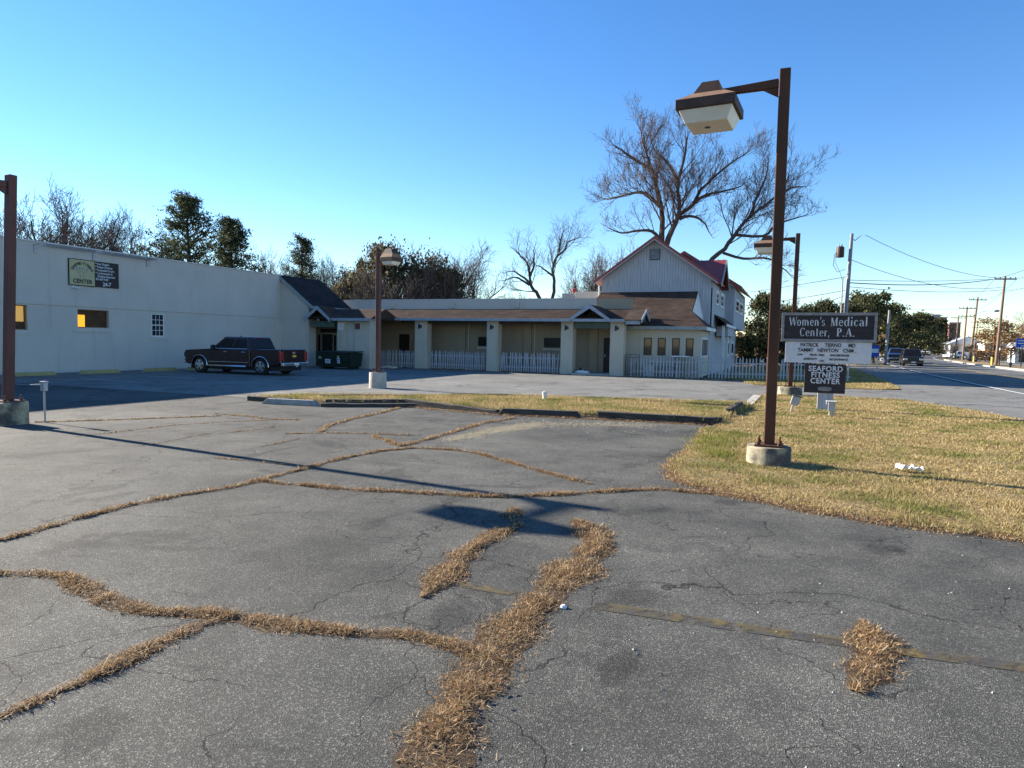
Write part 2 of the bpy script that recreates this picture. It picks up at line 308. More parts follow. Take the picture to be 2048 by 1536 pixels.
def text(name, s, size, m, parent, loc, rot=(math.pi/2, 0, 0), xs=1.0, bold=0.0, align='CENTER', spacing=1.0):
    cu = bpy.data.curves.new('t', 'FONT'); cu.body = s; cu.size = size; cu.align_x = align; cu.align_y = 'CENTER'; cu.offset = bold; cu.extrude = 0.004; cu.space_character = spacing; cu.resolution_u = 3
    ob = bpy.data.objects.new('t', cu); COL.objects.link(ob); bpy.context.view_layer.update()
    me = bpy.data.meshes.new_from_object(ob.evaluated_get(bpy.context.evaluated_depsgraph_get())); bpy.data.objects.remove(ob); bpy.data.curves.remove(cu)
    me.materials.clear(); o = obj(name, me, m, parent); o.location = loc; o.rotation_euler = rot; o.scale = (xs, 1, 1); return o
def wall(ax, c, a0, a1, z0, z1, holes, depth):
    # flat wall in the plane ax = c with rectangular openings (a0, a1, z0, z1) and reveals of the given depth
    mb = MB(); xs = sorted({a0, a1, *[h[0] for h in holes], *[h[1] for h in holes]}); zs = sorted({z0, z1, *[h[2] for h in holes], *[h[3] for h in holes]})
    P = (lambda a, z, d=0.0: (c+d, a, z)) if ax == 'x' else (lambda a, z, d=0.0: (a, c+d, z))
    for i in range(len(xs)-1):
        for j in range(len(zs)-1):
            mx, mz = (xs[i]+xs[i+1])/2, (zs[j]+zs[j+1])/2
            if any(h[0] < mx < h[1] and h[2] < mz < h[3] for h in holes): continue
            mb.quad(P(xs[i],zs[j]), P(xs[i+1],zs[j]), P(xs[i+1],zs[j+1]), P(xs[i],zs[j+1]))
    for h in holes:
        q = [(h[0],h[2]),(h[1],h[2]),(h[1],h[3]),(h[0],h[3])]
        for k in range(4):
            a, b = q[k], q[(k+1)%4]; mb.quad(P(*a), P(*b), P(*b, depth), P(*a, depth))
    return mb
def stepped(u0, u1, va, za, vb, zb, n, th=0.018, ax='x'):
    # shingle courses as overlapping steps from the eave (va, za) up to (vb, zb), running along ax from u0 to u1 (u1 may be a function of t)
    mb = MB(); f0 = u0 if callable(u0) else (lambda t: u0); f1 = u1 if callable(u1) else (lambda t: u1)
    for i in range(n):
        t0, t1 = i/n, (i+1)/n; pa, pb = va+(vb-va)*t0, va+(vb-va)*t1; qa, qb = za+(zb-za)*t0+th, za+(zb-za)*t1
        a0, a1, b0, b1 = f0(t0), f1(t0), f0(t1), f1(t1)
        P = (lambda a, p, z: (a, p, z)) if ax == 'x' else (lambda a, p, z: (p, a, z))
        mb.quad(P(a0,pa,qa), P(a1,pa,qa), P(b1,pb,qb), P(b0,pb,qb)); mb.quad(P(a0,pa,qa-th-0.004), P(a1,pa,qa-th-0.004), P(a1,pa,qa), P(a0,pa,qa))
    return mb
def in_poly(p, poly):
    x, y = p[:,0], p[:,1]; r = np.zeros(len(p), bool); n = len(poly)
    for i in range(n):
        (x0,y0), (x1,y1) = poly[i], poly[(i+1)%n]
        c = ((y0 > y) != (y1 > y)); r ^= c & (x < (x1-x0)*(y-y0)/((y1-y0) if y1 != y0 else 1e-9)+x0)
    return r
def blade_mesh(name, P, h, wd, lean, two=True):
    # P (n,3) roots, h heights, wd widths, lean 0..1+; one small bent blade each
    n = len(P); th = RNG.uniform(0, 2*np.pi, n); ph = RNG.uniform(0, 2*np.pi, n); L = lean*RNG.uniform(0.4, 1.3, n)
    d = np.stack([np.cos(th), np.sin(th)], 1); s = np.stack([np.cos(ph), np.sin(ph)], 1)*wd[:,None]*0.5
    up_ = h/np.sqrt(1+L*L); k = 5 if two else 3
    V = np.zeros((n, k, 3)); V[:,0,:2] = P[:,:2]-s; V[:,1,:2] = P[:,:2]+s; V[:,:2,2] = P[:,2:3]
    if two:
        run = h*L/np.sqrt(1+L*L); mid = P[:,:2]+d*(run*0.36)[:,None]; V[:,2,:2] = mid+s*0.75; V[:,3,:2] = mid-s*0.75; V[:,2:4,2] = (P[:,2]+up_*0.62)[:,None]
    V[:,-1,:2] = P[:,:2]+d*(h*L/np.sqrt(1+L*L))[:,None]; V[:,-1,2] = P[:,2]+up_
    base = (np.arange(n)*k)[:,None]
    if two: loops = np.concatenate([base+np.array([[0,1,2,3]]), base+np.array([[3,2,4]])], 1).ravel(); tot = np.tile([4,3], n)
    else: loops = (base+np.array([[0,1,2]])).ravel(); tot = np.full(n, 3)
    return fast_mesh(name, V.reshape(-1,3), loops, tot)
def fast_mesh(name, V, loops, tot):
    me = bpy.data.meshes.new(name); me.vertices.add(len(V)); me.vertices.foreach_set('co', V.astype(np.float32).ravel())
    me.loops.add(len(loops)); me.loops.foreach_set('vertex_index', loops.astype(np.int32)); me.polygons.add(len(tot))
    st = np.concatenate([[0], np.cumsum(tot)[:-1]]); me.polygons.foreach_set('loop_start', st.astype(np.int32))
    try: me.polygons.foreach_set('loop_total', tot.astype(np.int32))
    except Exception: pass
    me.update(calc_edges=True); me.validate(); return me
def sheet(name, poly, z, m, kind='structure'):
    bm = bmesh.new(); vs = [bm.verts.new((x, y, z)) for x, y in poly]; bm.faces.new(vs); bm.normal_update(); bmesh.ops.triangulate(bm, faces=bm.faces, ngon_method='EAR_CLIP')
    bmesh.ops.recalc_face_normals(bm, faces=bm.faces)
    bmesh.ops.reverse_faces(bm, faces=[f for f in bm.faces if f.normal.z < 0])
    me = bpy.data.meshes.new(name); bm.to_mesh(me); bm.free(); o = obj(name, me, m); return tag(o, kind=kind)
def resample(poly, step):
    out = []
    for (x0,y0), (x1,y1) in zip(poly[:-1], poly[1:]):
        n = max(1, int(math.hypot(x1-x0, y1-y0)/step)); out += [(x0+(x1-x0)*i/n, y0+(y1-y0)*i/n) for i in range(n)]
    return out+[poly[-1]]

# ================================================================ the setting
sheet('ground', [(-1500,-600),(1500,-600),(1500,2500),(-1500,2500)], -0.06, 'earth')
sheet('parking_lot', [(-29.2,-8),(9,-8),(9,15.6),(-29.2,15.6)], 0.0, 'asphalt')
sheet('upper_parking_lot', [(-29.2,14.4),(-13.35,14.4),(-12.7,15.3),(-7.6,18.6),(-1.1,20.2),(-1.1,25),(1,25.7),(3.4,25.8),(4.7,22.5),(5.35,19.5),(6.0,14),(6.6,8),(7.6,-2),(8.1,-8),(8.6,-8),(8.6,36),(4.7,36),(4.3,32),(3.4,31.3),(-1.5,31.2),(-2.2,34.9),(-29.2,34.9)], 0.005, 'asphalt2')
def edge_u(v): return 8.45+(6.6e-4*(v-40)**2 if v > 40 else 0)
def strip(name, off0, off1, v0, v1, z, m, step=4.0):
    n = max(2, int((v1-v0)/step)); mb = MB(); P = []
    for i in range(n+1):
        v = v0+(v1-v0)*i/n; P.append((edge_u(v)+off0, v)); P.append((edge_u(v)+off1, v))
    mb.add([(x,y,z) for x,y in P], [(2*i,2*i+1,2*i+3,2*i+2) for i in range(n)])
    return tag(mb.build(name, m), kind='structure')
strip('road', 0.0, 9.5, -40, 420, 0.010, 'road')
strip('edge_line', 0.10, 0.24, -20, 230, 0.015, 'linefresh')
for k, off in enumerate((4.72, 4.98)): strip('centre_line', off, off+0.12, -20, 230, 0.015, 'lineyellow')
strip('edge_line', 8.7, 8.84, 60, 260, 0.015, 'linefresh')
# far kerb, verge and lot beyond
def kerb(name, off, v0, v1, w_=0.2, h_=0.14, step=3.0):
    mb = MB(); n = int((v1-v0)/step); pr = [(0,0),(0,h_),(w_,h_),(w_,0)]
    vs = []; 
    for i in range(n+1):
        v = v0+(v1-v0)*i/n; vs += [(edge_u(v)+off+a, v, b) for a, b in pr]
    mb.add(vs, [(4*i+k, 4*i+(k+1)%4, 4*i+4+(k+1)%4, 4*i+4+k) for i in range(n) for k in range(4)]); return tag(mb.build(name, 'kerb'), kind='structure')
kerb('kerb', 9.5, 44, 132, 0.5)
strip('verge', 10.0, 13.2, 44, 132, 0.09, 'soil')
strip('shop_lot', 13.2, 70, 44, 330, 0.02, 'asphalt2')
strip('shoulder', -4.2, 0.0, 36, 75, -0.02, 'asphalt2')
strip('roadside_field', -60, -3.2, 46, 330, -0.04, 'soil')
sheet('pavement', [(4.35,36),(8.4,36),(8.45,31.4),(4.5,31.4)], 0.009, 'asphalt2')
# lawn, island and median: raised thatch sheets, with real blades on them
LAWN = [(-1.5,13.9),(-1.42,11.5),(-1.5,9.8),(-1.30,8.6),(-0.75,8.05),(0.0,7.72),(0.8,7.42),(2.03,7.36),(4.0,6.9),(6.6,6.3),(6.6,8),(6.0,14),(5.35,19.5),(4.7,22.5),(3.4,25.8),(1,25.7),(-1.0,25.0),(-1.1,20.2),(-1.3,17)]
_rs = np.random.default_rng(21)
LAWN = [(x+(0 if y > 15.5 or x > 5.2 else float(_rs.normal(0,.085))), y+(0 if y > 15.5 or x > 5.2 else float(_rs.normal(0,.085)))) for x, y in (lambda L: [((a[0]+(b[0]-a[0])*k/n), (a[1]+(b[1]-a[1])*k/n)) for a, b in zip(L, L[1:]+L[:1]) for n in (max(1, int(math.hypot(b[0]-a[0], b[1]-a[1])/.28)),) for k in range(n)])(LAWN)]
ISLE = [(-1.6,31.4),(0.4,31.9),(3.4,31.45),(4.2,32.6),(4.35,36),(4.6,46),(4.6,70),(-3.0,70),(-3.2,36),(-2.3,35.0)]
MED = [(-13.35,13.95),(-10.8,14.0),(-9.1,15.1),(-6.3,14.6),(-4.0,14.95),(-1.5,15.0),(-1.3,17),(-1.1,20.2),(-4.5,19.4),(-7.6,18.6),(-10.0,16.9),(-12.7,15.3)]
def hgt(x, y): return 0.035+0.0*x
def mound(x, y): return 0.10+0.0*x
def raised(name, poly, f, step):
    p = resample(poly+[poly[0]], step)[:-1]; xs = [a for a,_ in p]; ys = [b for _,b in p]
    bm = bmesh.new(); outer = [bm.verts.new((x+random.gauss(0,.03), y+random.gauss(0,.03), 0.006)) for x, y in p]
    cx, cy = sum(xs)/len(p), sum(ys)/len(p); inner = []
    for x, y in p:
        d = math.hypot(cx-x, cy-y); k = min(0.25/d, 0.3); a, b = x+(cx-x)*k, y+(cy-y)*k; inner.append(bm.verts.new((a, b, float(f(a,b)))))
    n = len(p)
    for i in range(n): bm.faces.new((outer[i], outer[(i+1)%n], inner[(i+1)%n], inner[i]))
    bm.faces.new(inner); bm.normal_update(); bmesh.ops.triangulate(bm, faces=[f_ for f_ in bm.faces if len(f_.verts) > 4], ngon_method='EAR_CLIP'); bmesh.ops.recalc_face_normals(bm, faces=bm.faces); bmesh.ops.reverse_faces(bm, faces=[f_ for f_ in bm.faces if f_.normal.z < 0])
    me = bpy.data.meshes.new(name); bm.to_mesh(me); bm.free(); return tag(obj(name, me, 'soil'), kind='structure')
raised('lawn', LAWN, hgt, 0.6); raised('island', ISLE, hgt, 1.0); raised('median', MED, mound, 0.6)
sheet('concrete_strip', [(-1.24,19.9),(-0.98,19.9),(-0.90,24.2),(-1.16,24.2)], 0.060, 'concrete_pale')
# worn stall paint
sheet('stall_line', [(-2.13,4.06),(-1.62,4.07),(-1.62,4.17),(-2.13,4.16)], 0.004, 'lineold')
sheet('stall_line', [(-1.13,4.09),(-0.52,4.12),(-0.52,4.25),(-1.13,4.22)], 0.004, 'lineold')
sheet('stall_line', [(-0.515,4.115),(0.36,4.18),(0.36,4.30),(-0.515,4.245)], 0.004, 'lineold')
sheet('stall_line', [(0.60,4.19),(4.5,4.6),(4.5,4.72),(0.60,4.31)], 0.004, 'lineold')
for v in (11.0, 14.0, 17.0, 19.7, 22.4, 25.2): sheet('stall_line', [(-24.6,v-.05),(-21.7,v-.05),(-21.7,v+.05),(-24.6,v+.05)], 0.009, 'linewhite')

# ================================================================ stucco fitness building (left)
WU = -28.83; WV = 32.47; WH = 5.42
fb = thing('fitness_building', 'long pale stucco building whose shaded wall fills the left side', 'building', (0,0,0))
W1 = (16.9,17.75,1.80,2.81); W2 = (19.83,21.28,1.96,2.76); W3 = (23.48,24.20,1.62,2.74); W0 = (12.2,13.6,1.9,2.8)
wmb = wall('x', WU, -14, WV, -0.05, WH, [W0, W1, W2, W3], -0.16)
wmb.quad((WU,-14,0),(-58,-14,0),(-58,-14,WH),(WU,-14,WH)); wmb.quad((-58,-14,0),(-58,WV,0),(-58,WV,WH),(-58,-14,WH)); wmb.quad((WU,-14,WH-.15),(-58,-14,WH-.15),(-58,WV,WH-.15),(WU,WV,WH-.15))
wmb.quad((WU-.02,WV,0),(-58,WV,0),(-58,WV,WH),(WU-.02,WV,WH))
wmb.build('wall', 'stucco', fb)
box('band', 'stucco', fb, WU-.05, WU+.035, -14, WV, 2.865, 3.075, 0.004)
box('coping', 'coping', fb, WU-.25, WU+.04, -14, WV+.02, WH, WH+.05)
def win(root, ax, c, h, out, frame='frame', pane='pane', fr=0.05, grid=None, name='window'):
    # a window: frame bars and a pane, sitting proud (out > 0) or recessed
    a0,a1,z0,z1 = h; mb = MB(); d0, d1 = sorted((c, c+out))
    def B(p0,p1,q0,q1,e0=0.0,e1=0.0,M=mb):
        if ax == 'x': M.box(d0+e0,d1+e1,p0,p1,q0,q1)
        else: M.box(p0,p1,d0+e0,d1+e1,q0,q1)
    B(a0,a0+fr,z0,z1); B(a1-fr,a1,z0,z1); B(a0+fr,a1-fr,z0,z0+fr); B(a0+fr,a1-fr,z1-fr,z1)
    if grid:
        nx, nz = grid
        for i in range(1,nx): x = a0+fr+(a1-a0-2*fr)*i/nx; B(x-.01,x+.01,z0+fr,z1-fr,0.004,-0.004)
        for j in range(1,nz): z = z0+fr+(z1-z0-2*fr)*j/nz; t = 0.022 if j == nz//2 else 0.01; B(a0+fr,a1-fr,z-t,z+t,0.006,-0.006)
    o = mb.build(name, frame, root)
    pb = MB(); B(a0+fr*.6,a1-fr*.6,z0+fr*.6,z1-fr*.6, 0.012, -0.012, pb); pb.build('pane', pane, o); return o
# amber windows: recessed, room behind, orange reflection put in as glowing panels
for h, glow in ((W0, None), (W1, (16.98,17.68,2.14,2.78)), (W2, (19.87,20.25,2.0,2.52))):
    f = MB().box(WU-.15,WU-.10,h[0],h[0]+.04,h[2],h[3]).box(WU-.15,WU-.10,h[1]-.04,h[1],h[2],h[3]).box(WU-.15,WU-.10,h[0]+.04,h[1]-.04,h[2],h[2]+.04).box(WU-.15,WU-.10,h[0]+.04,h[1]-.04,h[3]-.04,h[3]).build('window', 'wood', fb)
    box('room_panel', 'room', f, WU-.20, WU-.17, h[0]-.1, h[1]+.1, h[2]-.1, h[3]+.1)
    if glow: box('reflection_glow', 'glow' if h is W2 else 'dim_glow', f, WU-.165, WU-.155, *glow)
    box('trim', 'stucco', f, WU+.002, WU+.03, h[0]-.22, h[1]+.22, h[2]-.20, h[2]-.06); 
fw3 = win(fb, 'x', WU-.06, W3, 0.05, 'white', 'pane', 0.05, (3,4))
box('trim', 'stucco', fw3, WU+.002, WU+.03, W3[0]-.12, W3[1]+.16, W3[2]-.16, W3[2]-.02)
# link block at the end: gable-ended wall towards the lot, charcoal roof falling to the right
lw = MB(); lw.prism([(WU,0),(-26.76,0),(-26.76,3.55),(WU,5.42)], 'y', WV, WV+.68); lw.build('end_wall', 'stucco', fb)
box('end_panel', 'stucco', fb, -27.96, -27.39, WV-.02, WV, 0.0, 2.85)
stepped(WV-.12, 36.3, -26.45, 3.62, WU-.1, 5.50, 16, ax='y').build('roof', 'black_shingle', fb)
MB().hexa([(WU-.1,WV-.14,5.28),(-26.42,WV-.14,3.40),(-26.42,WV-.10,3.40),(WU-.1,WV-.10,5.28)], [(WU-.1,WV-.14,5.50),(-26.42,WV-.14,3.62),(-26.42,WV-.10,3.62),(WU-.1,WV-.10,5.50)]).build('rake_board', 'trim', fb)
box('fascia', 'trim', fb, -26.46, -26.42, WV-.10, 36.3, 3.42, 3.60)
MB().hexa([(-34,36.2,3.5),(-26.5,36.2,3.5),(-26.5,36.3,3.5),(-34,36.3,3.5)],[(-34,36.2,5.4),(WU-.1,36.2,5.4),(WU-.1,36.3,5.4),(-34,36.3,5.4)]).build('back_wall', 'stucco', fb)
# shade side behind the link: the hall carries on
MB().box(-58,-30.6,WV+.1,36.2,0,WH-.2).build('rear_hall', 'stucco', fb)

# wall sign
ws = thing('wall_sign', 'olive and black fitness sign fixed high on the shaded stucco wall', 'sign', (WU+.01, 19.45, 3.79))
box('panel', 'olive', ws, 0, 0.04, 0.02, 1.16, 0.02, 1.11); box('panel', 'signblack', ws, 0, 0.045, 1.16, 2.31, 0.0, 1.13)
fr = MB().box(0,.05,-.01,.02,0,1.13).box(0,.05,.02,1.16,1.11,1.14).box(0,.05,.02,1.16,-.01,.02); fr.build('frame', 'ink', ws)
RX = (math.pi/2, 0, math.pi/2)
for i, ch in enumerate('SEAFORD FITNESS'):
    a = math.radians(62-124*i/14); 
    o = text('lettering', ch, 0.17, 'ink', ws, (0.05, 0.59-0.50*math.sin(a)*1.0, 0.44+0.52*math.cos(a)), RX, 0.8, 0.003) if ch != ' ' else None
    if o: o.rotation_euler = Matrix.Rotation(a, 3, 'X').to_4x4().to_3x3().__matmul__(Matrix(((0,0,1),(1,0,0),(0,1,0)))).to_euler()
text('lettering', 'CENTER', 0.26, 'ink', ws, (0.05,0.60,0.18), RX, 0.9, 0.004)
lg = MB()
for y in (0.22,0.33,0.66,0.80): lg.box(0.04,0.055,y,y+.07,0.68,0.78)
lg.box(.04,.055,.46,.62,.76,.80).box(.04,.055,.46,.49,.70,.76).box(.04,.055,.59,.62,.70,.76).box(.04,.055,.47,.61,.68,.70)
lg.tube([(.048,.29,.66),(.048,.40,.56),(.048,.54,.62),(.048,.68,.56),(.048,.80,.66)],.008,4).tube([(.048,.46,.56),(.048,.50,.40),(.048,.58,.36),(.048,.64,.42),(.048,.64,.56)],.007,4)
lg.build('emblem', 'trim', ws)
for i, s_ in enumerate(('* Free Weights','* Weight Machines','* Racquetball Courts','* Cardiovascular &','   Nautilus Equipment','302-629-9100')):
    text('lettering', s_, 0.135, 'paintwhite', ws, (0.052,1.19,1.02-0.135*i), RX, 0.78, 0.002, 'LEFT')
text('lettering', '24-7', 0.24, 'paintwhite', ws, (0.052,1.72,0.13), RX, 0.9, 0.006)
for k, (a, b) in enumerate(((18.4,20.5),(20.85,23.6))):
    t_ = thing('sign_light', ('fluorescent light bar under the coping above the olive sign panel','fluorescent light bar under the coping right of the sign light junction')[k], 'light', (WU, a, 5.33))
    MB().tube([(.28,0,0),(.28,b-a,0)],.035,8).build('tube_housing', 'galv', t_, True); box('reflector','galv',t_,.20,.36,0,b-a,.035,.055)
    for y in ((-.35,) if k == 0 else (-.3, b-a-.35)): MB().box(0,.05,y,y+.12,-.36,-.02).box(.05,.30,y+.04,y+.07,-.03,0).build('bracket', 'galv', t_)
t_ = thing('security_camera', 'small white security camera under the olive fitness sign', 'camera', (WU, 19.62, 3.70))
MB().box(0,.06,-.05,.05,-.05,.05).build('base','white',t_); MB().tube([(.06,0,0),(.16,.04,-.02),(.30,.12,-.05)],[.02,.045,.045],8).build('housing','white',t_,True)

# ================================================================ arcade building (middle)
ab = thing('arcade_building', 'low cream stucco arcade building with brown shingle roof on square pillars', 'building', (0,0,0))
BV = 36.8
hol = [(-17.60,-16.45,1.39,1.97),(-13.36,-11.95,1.40,1.98),(-9.78,-8.95,0.02,2.02),(-23.2,-22.4,0.02,2.05)]
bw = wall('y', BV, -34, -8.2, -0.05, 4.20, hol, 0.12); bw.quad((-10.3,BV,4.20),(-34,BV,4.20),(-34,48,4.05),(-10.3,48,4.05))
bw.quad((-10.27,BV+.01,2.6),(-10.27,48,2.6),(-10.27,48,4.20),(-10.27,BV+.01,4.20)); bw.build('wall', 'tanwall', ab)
for h in hol[:2]: 
    o = win(ab, 'y', BV+.03, h, 0.05, 'frame', 'darkglass', 0.05, (2,1)); box('sill','cream',o,h[0]-.05,h[1]+.05,BV-.05,BV+.02,h[2]-.16,h[2]-.02)
for h in hol[2:]:
    o = box('door','dark',ab,h[0],h[1],BV+.06,BV+.11,h[2],h[3]); box('handle','galv',o,h[0]+.06,h[0]+.10,BV+.0,BV+.06,.95,1.1)
box('parapet','stucco',ab,-30,-10.25,BV-.03,BV-.002,3.55,4.198)
for i in range(17):   # coping lengths with proud joints
    x0 = -27.4+i*1.008; box('coping', 'coping', ab, x0, x0+.99, BV-.05, BV+.25, 4.20, 4.245); 
    box('coping_joint', 'galv', ab, x0+.98, x0+1.03, BV-.06, BV+.26, 4.246, 4.262)
for x in (-23.64,-19.37,-15.06,-10.9): MB().box(x-.16,x+.16,BV-.10,BV-.005,3.78,4.05).box(x-.12,x+.12,BV-.16,BV-.005,3.70,3.77).build('scupper','stucco',ab)
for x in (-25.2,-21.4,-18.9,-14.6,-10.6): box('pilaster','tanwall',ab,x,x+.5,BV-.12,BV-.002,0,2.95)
for x in (-18.2,-13.9): MB().tube([(x,BV-.06,.05),(x,BV-.06,2.95)],.045,8).build('downpipe','cream',ab,True)
stepped(-28.6, -8.05, 34.42, 2.98, BV, 3.63, 13).build('roof', 'shingle', ab)
box('fascia','fascia',ab,-28.6,-8.05,34.36,34.41,2.84,2.99); MB().quad((-28.6,34.41,2.86),(-8.05,34.41,2.86),(-8.05,BV-.01,2.96),(-28.6,BV-.01,2.96)).build('soffit','soffit',ab)
box('beam','soffit',ab,-21.9,-8.1,34.95,35.2,2.70,2.85)  # beam coloured dark to draw the soffit's shadow line below the fascia
def pillar(x0, x1, sc=True, z1=3.03):
    o = MB().box(x0,x1,34.8,35.42,-.05,z1).build('pillar','cream',ab,bevel=.02)
    if sc:
        cx = (x0+x1)/2; MB().box(cx-.21,cx+.21,34.775,34.799,2.28,2.74).build('sconce_plate','stucco',o)
        n = 7; p = [(cx-.10+.2*k/n*0+.16*math.sin(math.pi*k/n)-.0, 2.36+.30*k/n) for k in range(n+1)]
        MB().prism([(cx-.10,2.36)]+[(cx-.10+.22*math.sin(math.pi*k/n),2.36+.30*k/n) for k in range(n+1)]+[(cx-.10,2.66)],'y',34.66,34.77).build('sconce','frame',o)
        box('sconce_edge','white',o,cx-.135,cx-.103,34.65,34.775,2.36,2.66)
    return o
for x0, x1, sc in ((-20.83,-20.02,True),(-16.10,-15.42,True),(-11.66,-10.98,True),(-8.92,-8.2,True)): pillar(x0, x1, sc)
# forward pair of pillars with a panel between, by the entrance
for x0, x1 in ((-24.55,-23.92),(-23.34,-22.28)):
    o = MB().box(x0,x1,32.3,32.95,-.05,2.88).build('pillar','cream',ab,bevel=.02)
    if x0 < -24: pl = box('notice_plate','white',o,-24.44,-24.06,32.27,32.298,2.2,2.62); text('lettering','t',.2,'ink',pl,(-24.25,32.265,2.42),(math.pi/2,0,0))
    else: pl = box('sconce_plate','stucco',o,-23.28,-22.86,32.275,32.298,2.2,2.64); box('sconce','rust2',pl,-23.22,-22.94,32.20,32.274,2.26,2.58)
box('infill_panel','stucco',ab,-23.92,-23.34,32.42,32.8,0,2.86)
stepped(-26.74,-21.95,31.95,2.86,33.4,3.46,9).build('porch_pent','shingle',ab); box('fascia','fascia',ab,-24.7,-21.95,31.90,31.945,2.72,2.87)
MB().add([(-21.95,31.95,2.86),(-21.95,33.4,3.46),(-21.95,34.5,3.0),(-21.95,34.5,2.86)],[(0,1,2,3)]).quad((-26.7,33.4,3.46),(-21.95,33.4,3.46),(-21.95,34.6,3.0),(-26.7,34.6,3.0)).build('pent_end','shingle_y',ab)
def porch(cx, hw, apex, foot, v0, v1):
    # small gable over an entrance: two shingled slopes, barge boards, tie beam
    for sgn, nm in ((-1,'a'),(1,'b')):
        e = cx+sgn*(hw+.12); zf = foot-.05
        n = 8; mb = MB()
        for i in range(n):
            t0, t1 = i/n, (i+1)/n; xa, xb = e+(cx-e)*t0, e+(cx-e)*t1; za, zb = zf+(apex-zf)*t0+.02, zf+(apex-zf)*t1
            mb.quad((xa,v0,za),(xa,v1,za),(xb,v1,zb),(xb,v0,zb)); mb.quad((xa,v0,za-.025),(xa,v1,za-.025),(xa,v1,za),(xa,v0,za))
        r = mb.build('porch_roof','shingle_y',ab)
        MB().hexa([(e,v0-.05,zf-.17),(cx,v0-.05,apex-.21),(cx,v0-.012,apex-.21),(e,v0-.012,zf-.17)],[(e,v0-.05,zf+.01),(cx,v0-.05,apex+.02),(cx,v0-.012,apex+.02),(e,v0-.012,zf+.01)]).build('barge_board','fascia',r)
    box('tie_beam','green',ab,cx-hw,cx+hw,v0+.55,v0+.75,foot-.52,foot-.18); 
    for s_ in (-.45,.45): box('strut','siding',ab,cx+hw*s_*1.15-.06,cx+hw*s_*1.15+.06,v0+.55,v0+.65,foot-.175,foot+.03)
    MB().prism([(cx-hw*.95,foot-.16),(cx+hw*.95,foot-.16),(cx,apex-.2)],'y',v0+.9,v0+.95).build('gable_infill','soffit',ab)
porch(-25.62, 0.80, 3.56, 2.88, 31.85, 33.4); porch(-9.95, 1.02, 3.74, 3.02, 34.35, 36.7)
# right end of the arcade roof: little gable looking to the road
MB().quad((-8.06,34.3,2.95),(-7.2,34.3,2.95),(-7.2,35.5,3.52),(-8.06,35.5,3.52)).quad((-8.06,36.6,2.95),(-7.2,36.6,2.95),(-7.2,35.5,3.52),(-8.06,35.5,3.52)).build('end_roof','shingle',ab)
for a, b in ((34.3,35.5),(36.6,35.5)): MB().hexa([(-7.2,a,2.78),(-7.2,b,3.34),(-7.15,b,3.34),(-7.15,a,2.78)],[(-7.2,a,2.97),(-7.2,b,3.54),(-7.15,b,3.54),(-7.15,a,2.97)]).build('barge_board','fascia',ab)
MB().prism([(34.5,2.85),(36.5,2.85),(35.5,3.4)],'x',-7.36,-7.30).build('end_gable','soffit',ab); box('end_beam','fascia',ab,-8.05,-7.3,34.45,34.6,2.72,2.92)
box('doorstep','concrete_pale',ab,-10.9,-8.95,34.5,36.7,0.0,0.09)
# entrance set back under the link roof
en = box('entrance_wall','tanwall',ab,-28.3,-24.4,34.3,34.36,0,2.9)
dr = box('door','dark',en,-27.15,-26.40,34.24,34.29,0.02,1.95); box('door_pane','pane',dr,-27.02,-26.88,34.225,34.238,1.2,1.8)
for x in (-27.5,-26.30): o = box('sidelight_frame','trim',en,x,x+.24,34.24,34.29,.1,1.97); box('pane','darkglass',o,x+.04,x+.20,34.225,34.238,.5,1.9)
box('transom','dark',en,-27.3,-26.1,34.25,34.29,2.05,2.3)
# roof-top plant
u_ = thing('rooftop_unit', 'beige air conditioner box on the arcade roof beside the gabled house', 'air conditioner', (-12.6,42.5,4.12))
box('cabinet','stucco',u_,-.55,.95,-.6,.6,.06,.88,.02); box('fan_grille','galv',u_,-1.45,-.58,-.55,.55,.06,.80,.02); MB().lathe([(.12,.8),(.12,.96),(.19,.97),(.19,1.1),(.05,1.14)],12,(-.75,-.1,0)).build('vent_cap','red',u_,True)
for k in range(7): box('louvre','trim',u_,-1.4,-.62,-.57,-.551,.14+k*.09,.17+k*.09)

# ================================================================ gabled house
hs = thing('house', 'grey boarded two storey house with red gable roof behind the picket fence', 'house', (0,0,0))
GV = 40.0; GL, GR = -10.85, -4.42; RU = -7.66; RZ = 7.90
def roofz(u): return RZ-0.71*abs(u-RU)
# front gable: vertical boards one by one
nb = 41
for i in range(nb):
    a = GL+(GR-GL)*i/nb; b = GL+(GR-GL)*(i+1)/nb-.012; z0 = 2.7 if a > -5.25 else 4.45; d = random.uniform(0,.012)
    za, zb = roofz(a)-.06, roofz(b)-.06
    MB().hexa([(a,GV-d,z0),(b,GV-d,z0),(b,GV+.05,z0),(a,GV+.05,z0)], [(a,GV-d,za),(b,GV-d,zb),(b,GV+.05,zb),(a,GV+.05,za)]).build('board','siding',hs)
box('board_joint','siding',hs,GL,GR,GV-.022,GV-.013,5.28,5.30)
MB().prism([(GL+.01,0),(GR-.01,0),(GR-.01,5.5),(RU,7.78),(GL+.01,5.5)],'y',GV+.06,GV+8.0).build('core','siding',hs)
lv = box('vent','frame',hs,-7.98,-7.38,GV-.05,GV-.014,6.66,7.30)
for k in range(9): MB().hexa([(-7.94,GV-.09,6.70+k*.065),(-7.42,GV-.09,6.70+k*.065),(-7.42,GV-.052,6.72+k*.065),(-7.94,GV-.052,6.72+k*.065)],[(-7.94,GV-.09,6.715+k*.065),(-7.42,GV-.09,6.715+k*.065),(-7.42,GV-.052,6.755+k*.065),(-7.94,GV-.052,6.755+k*.065)]).build('slat','trim',lv)
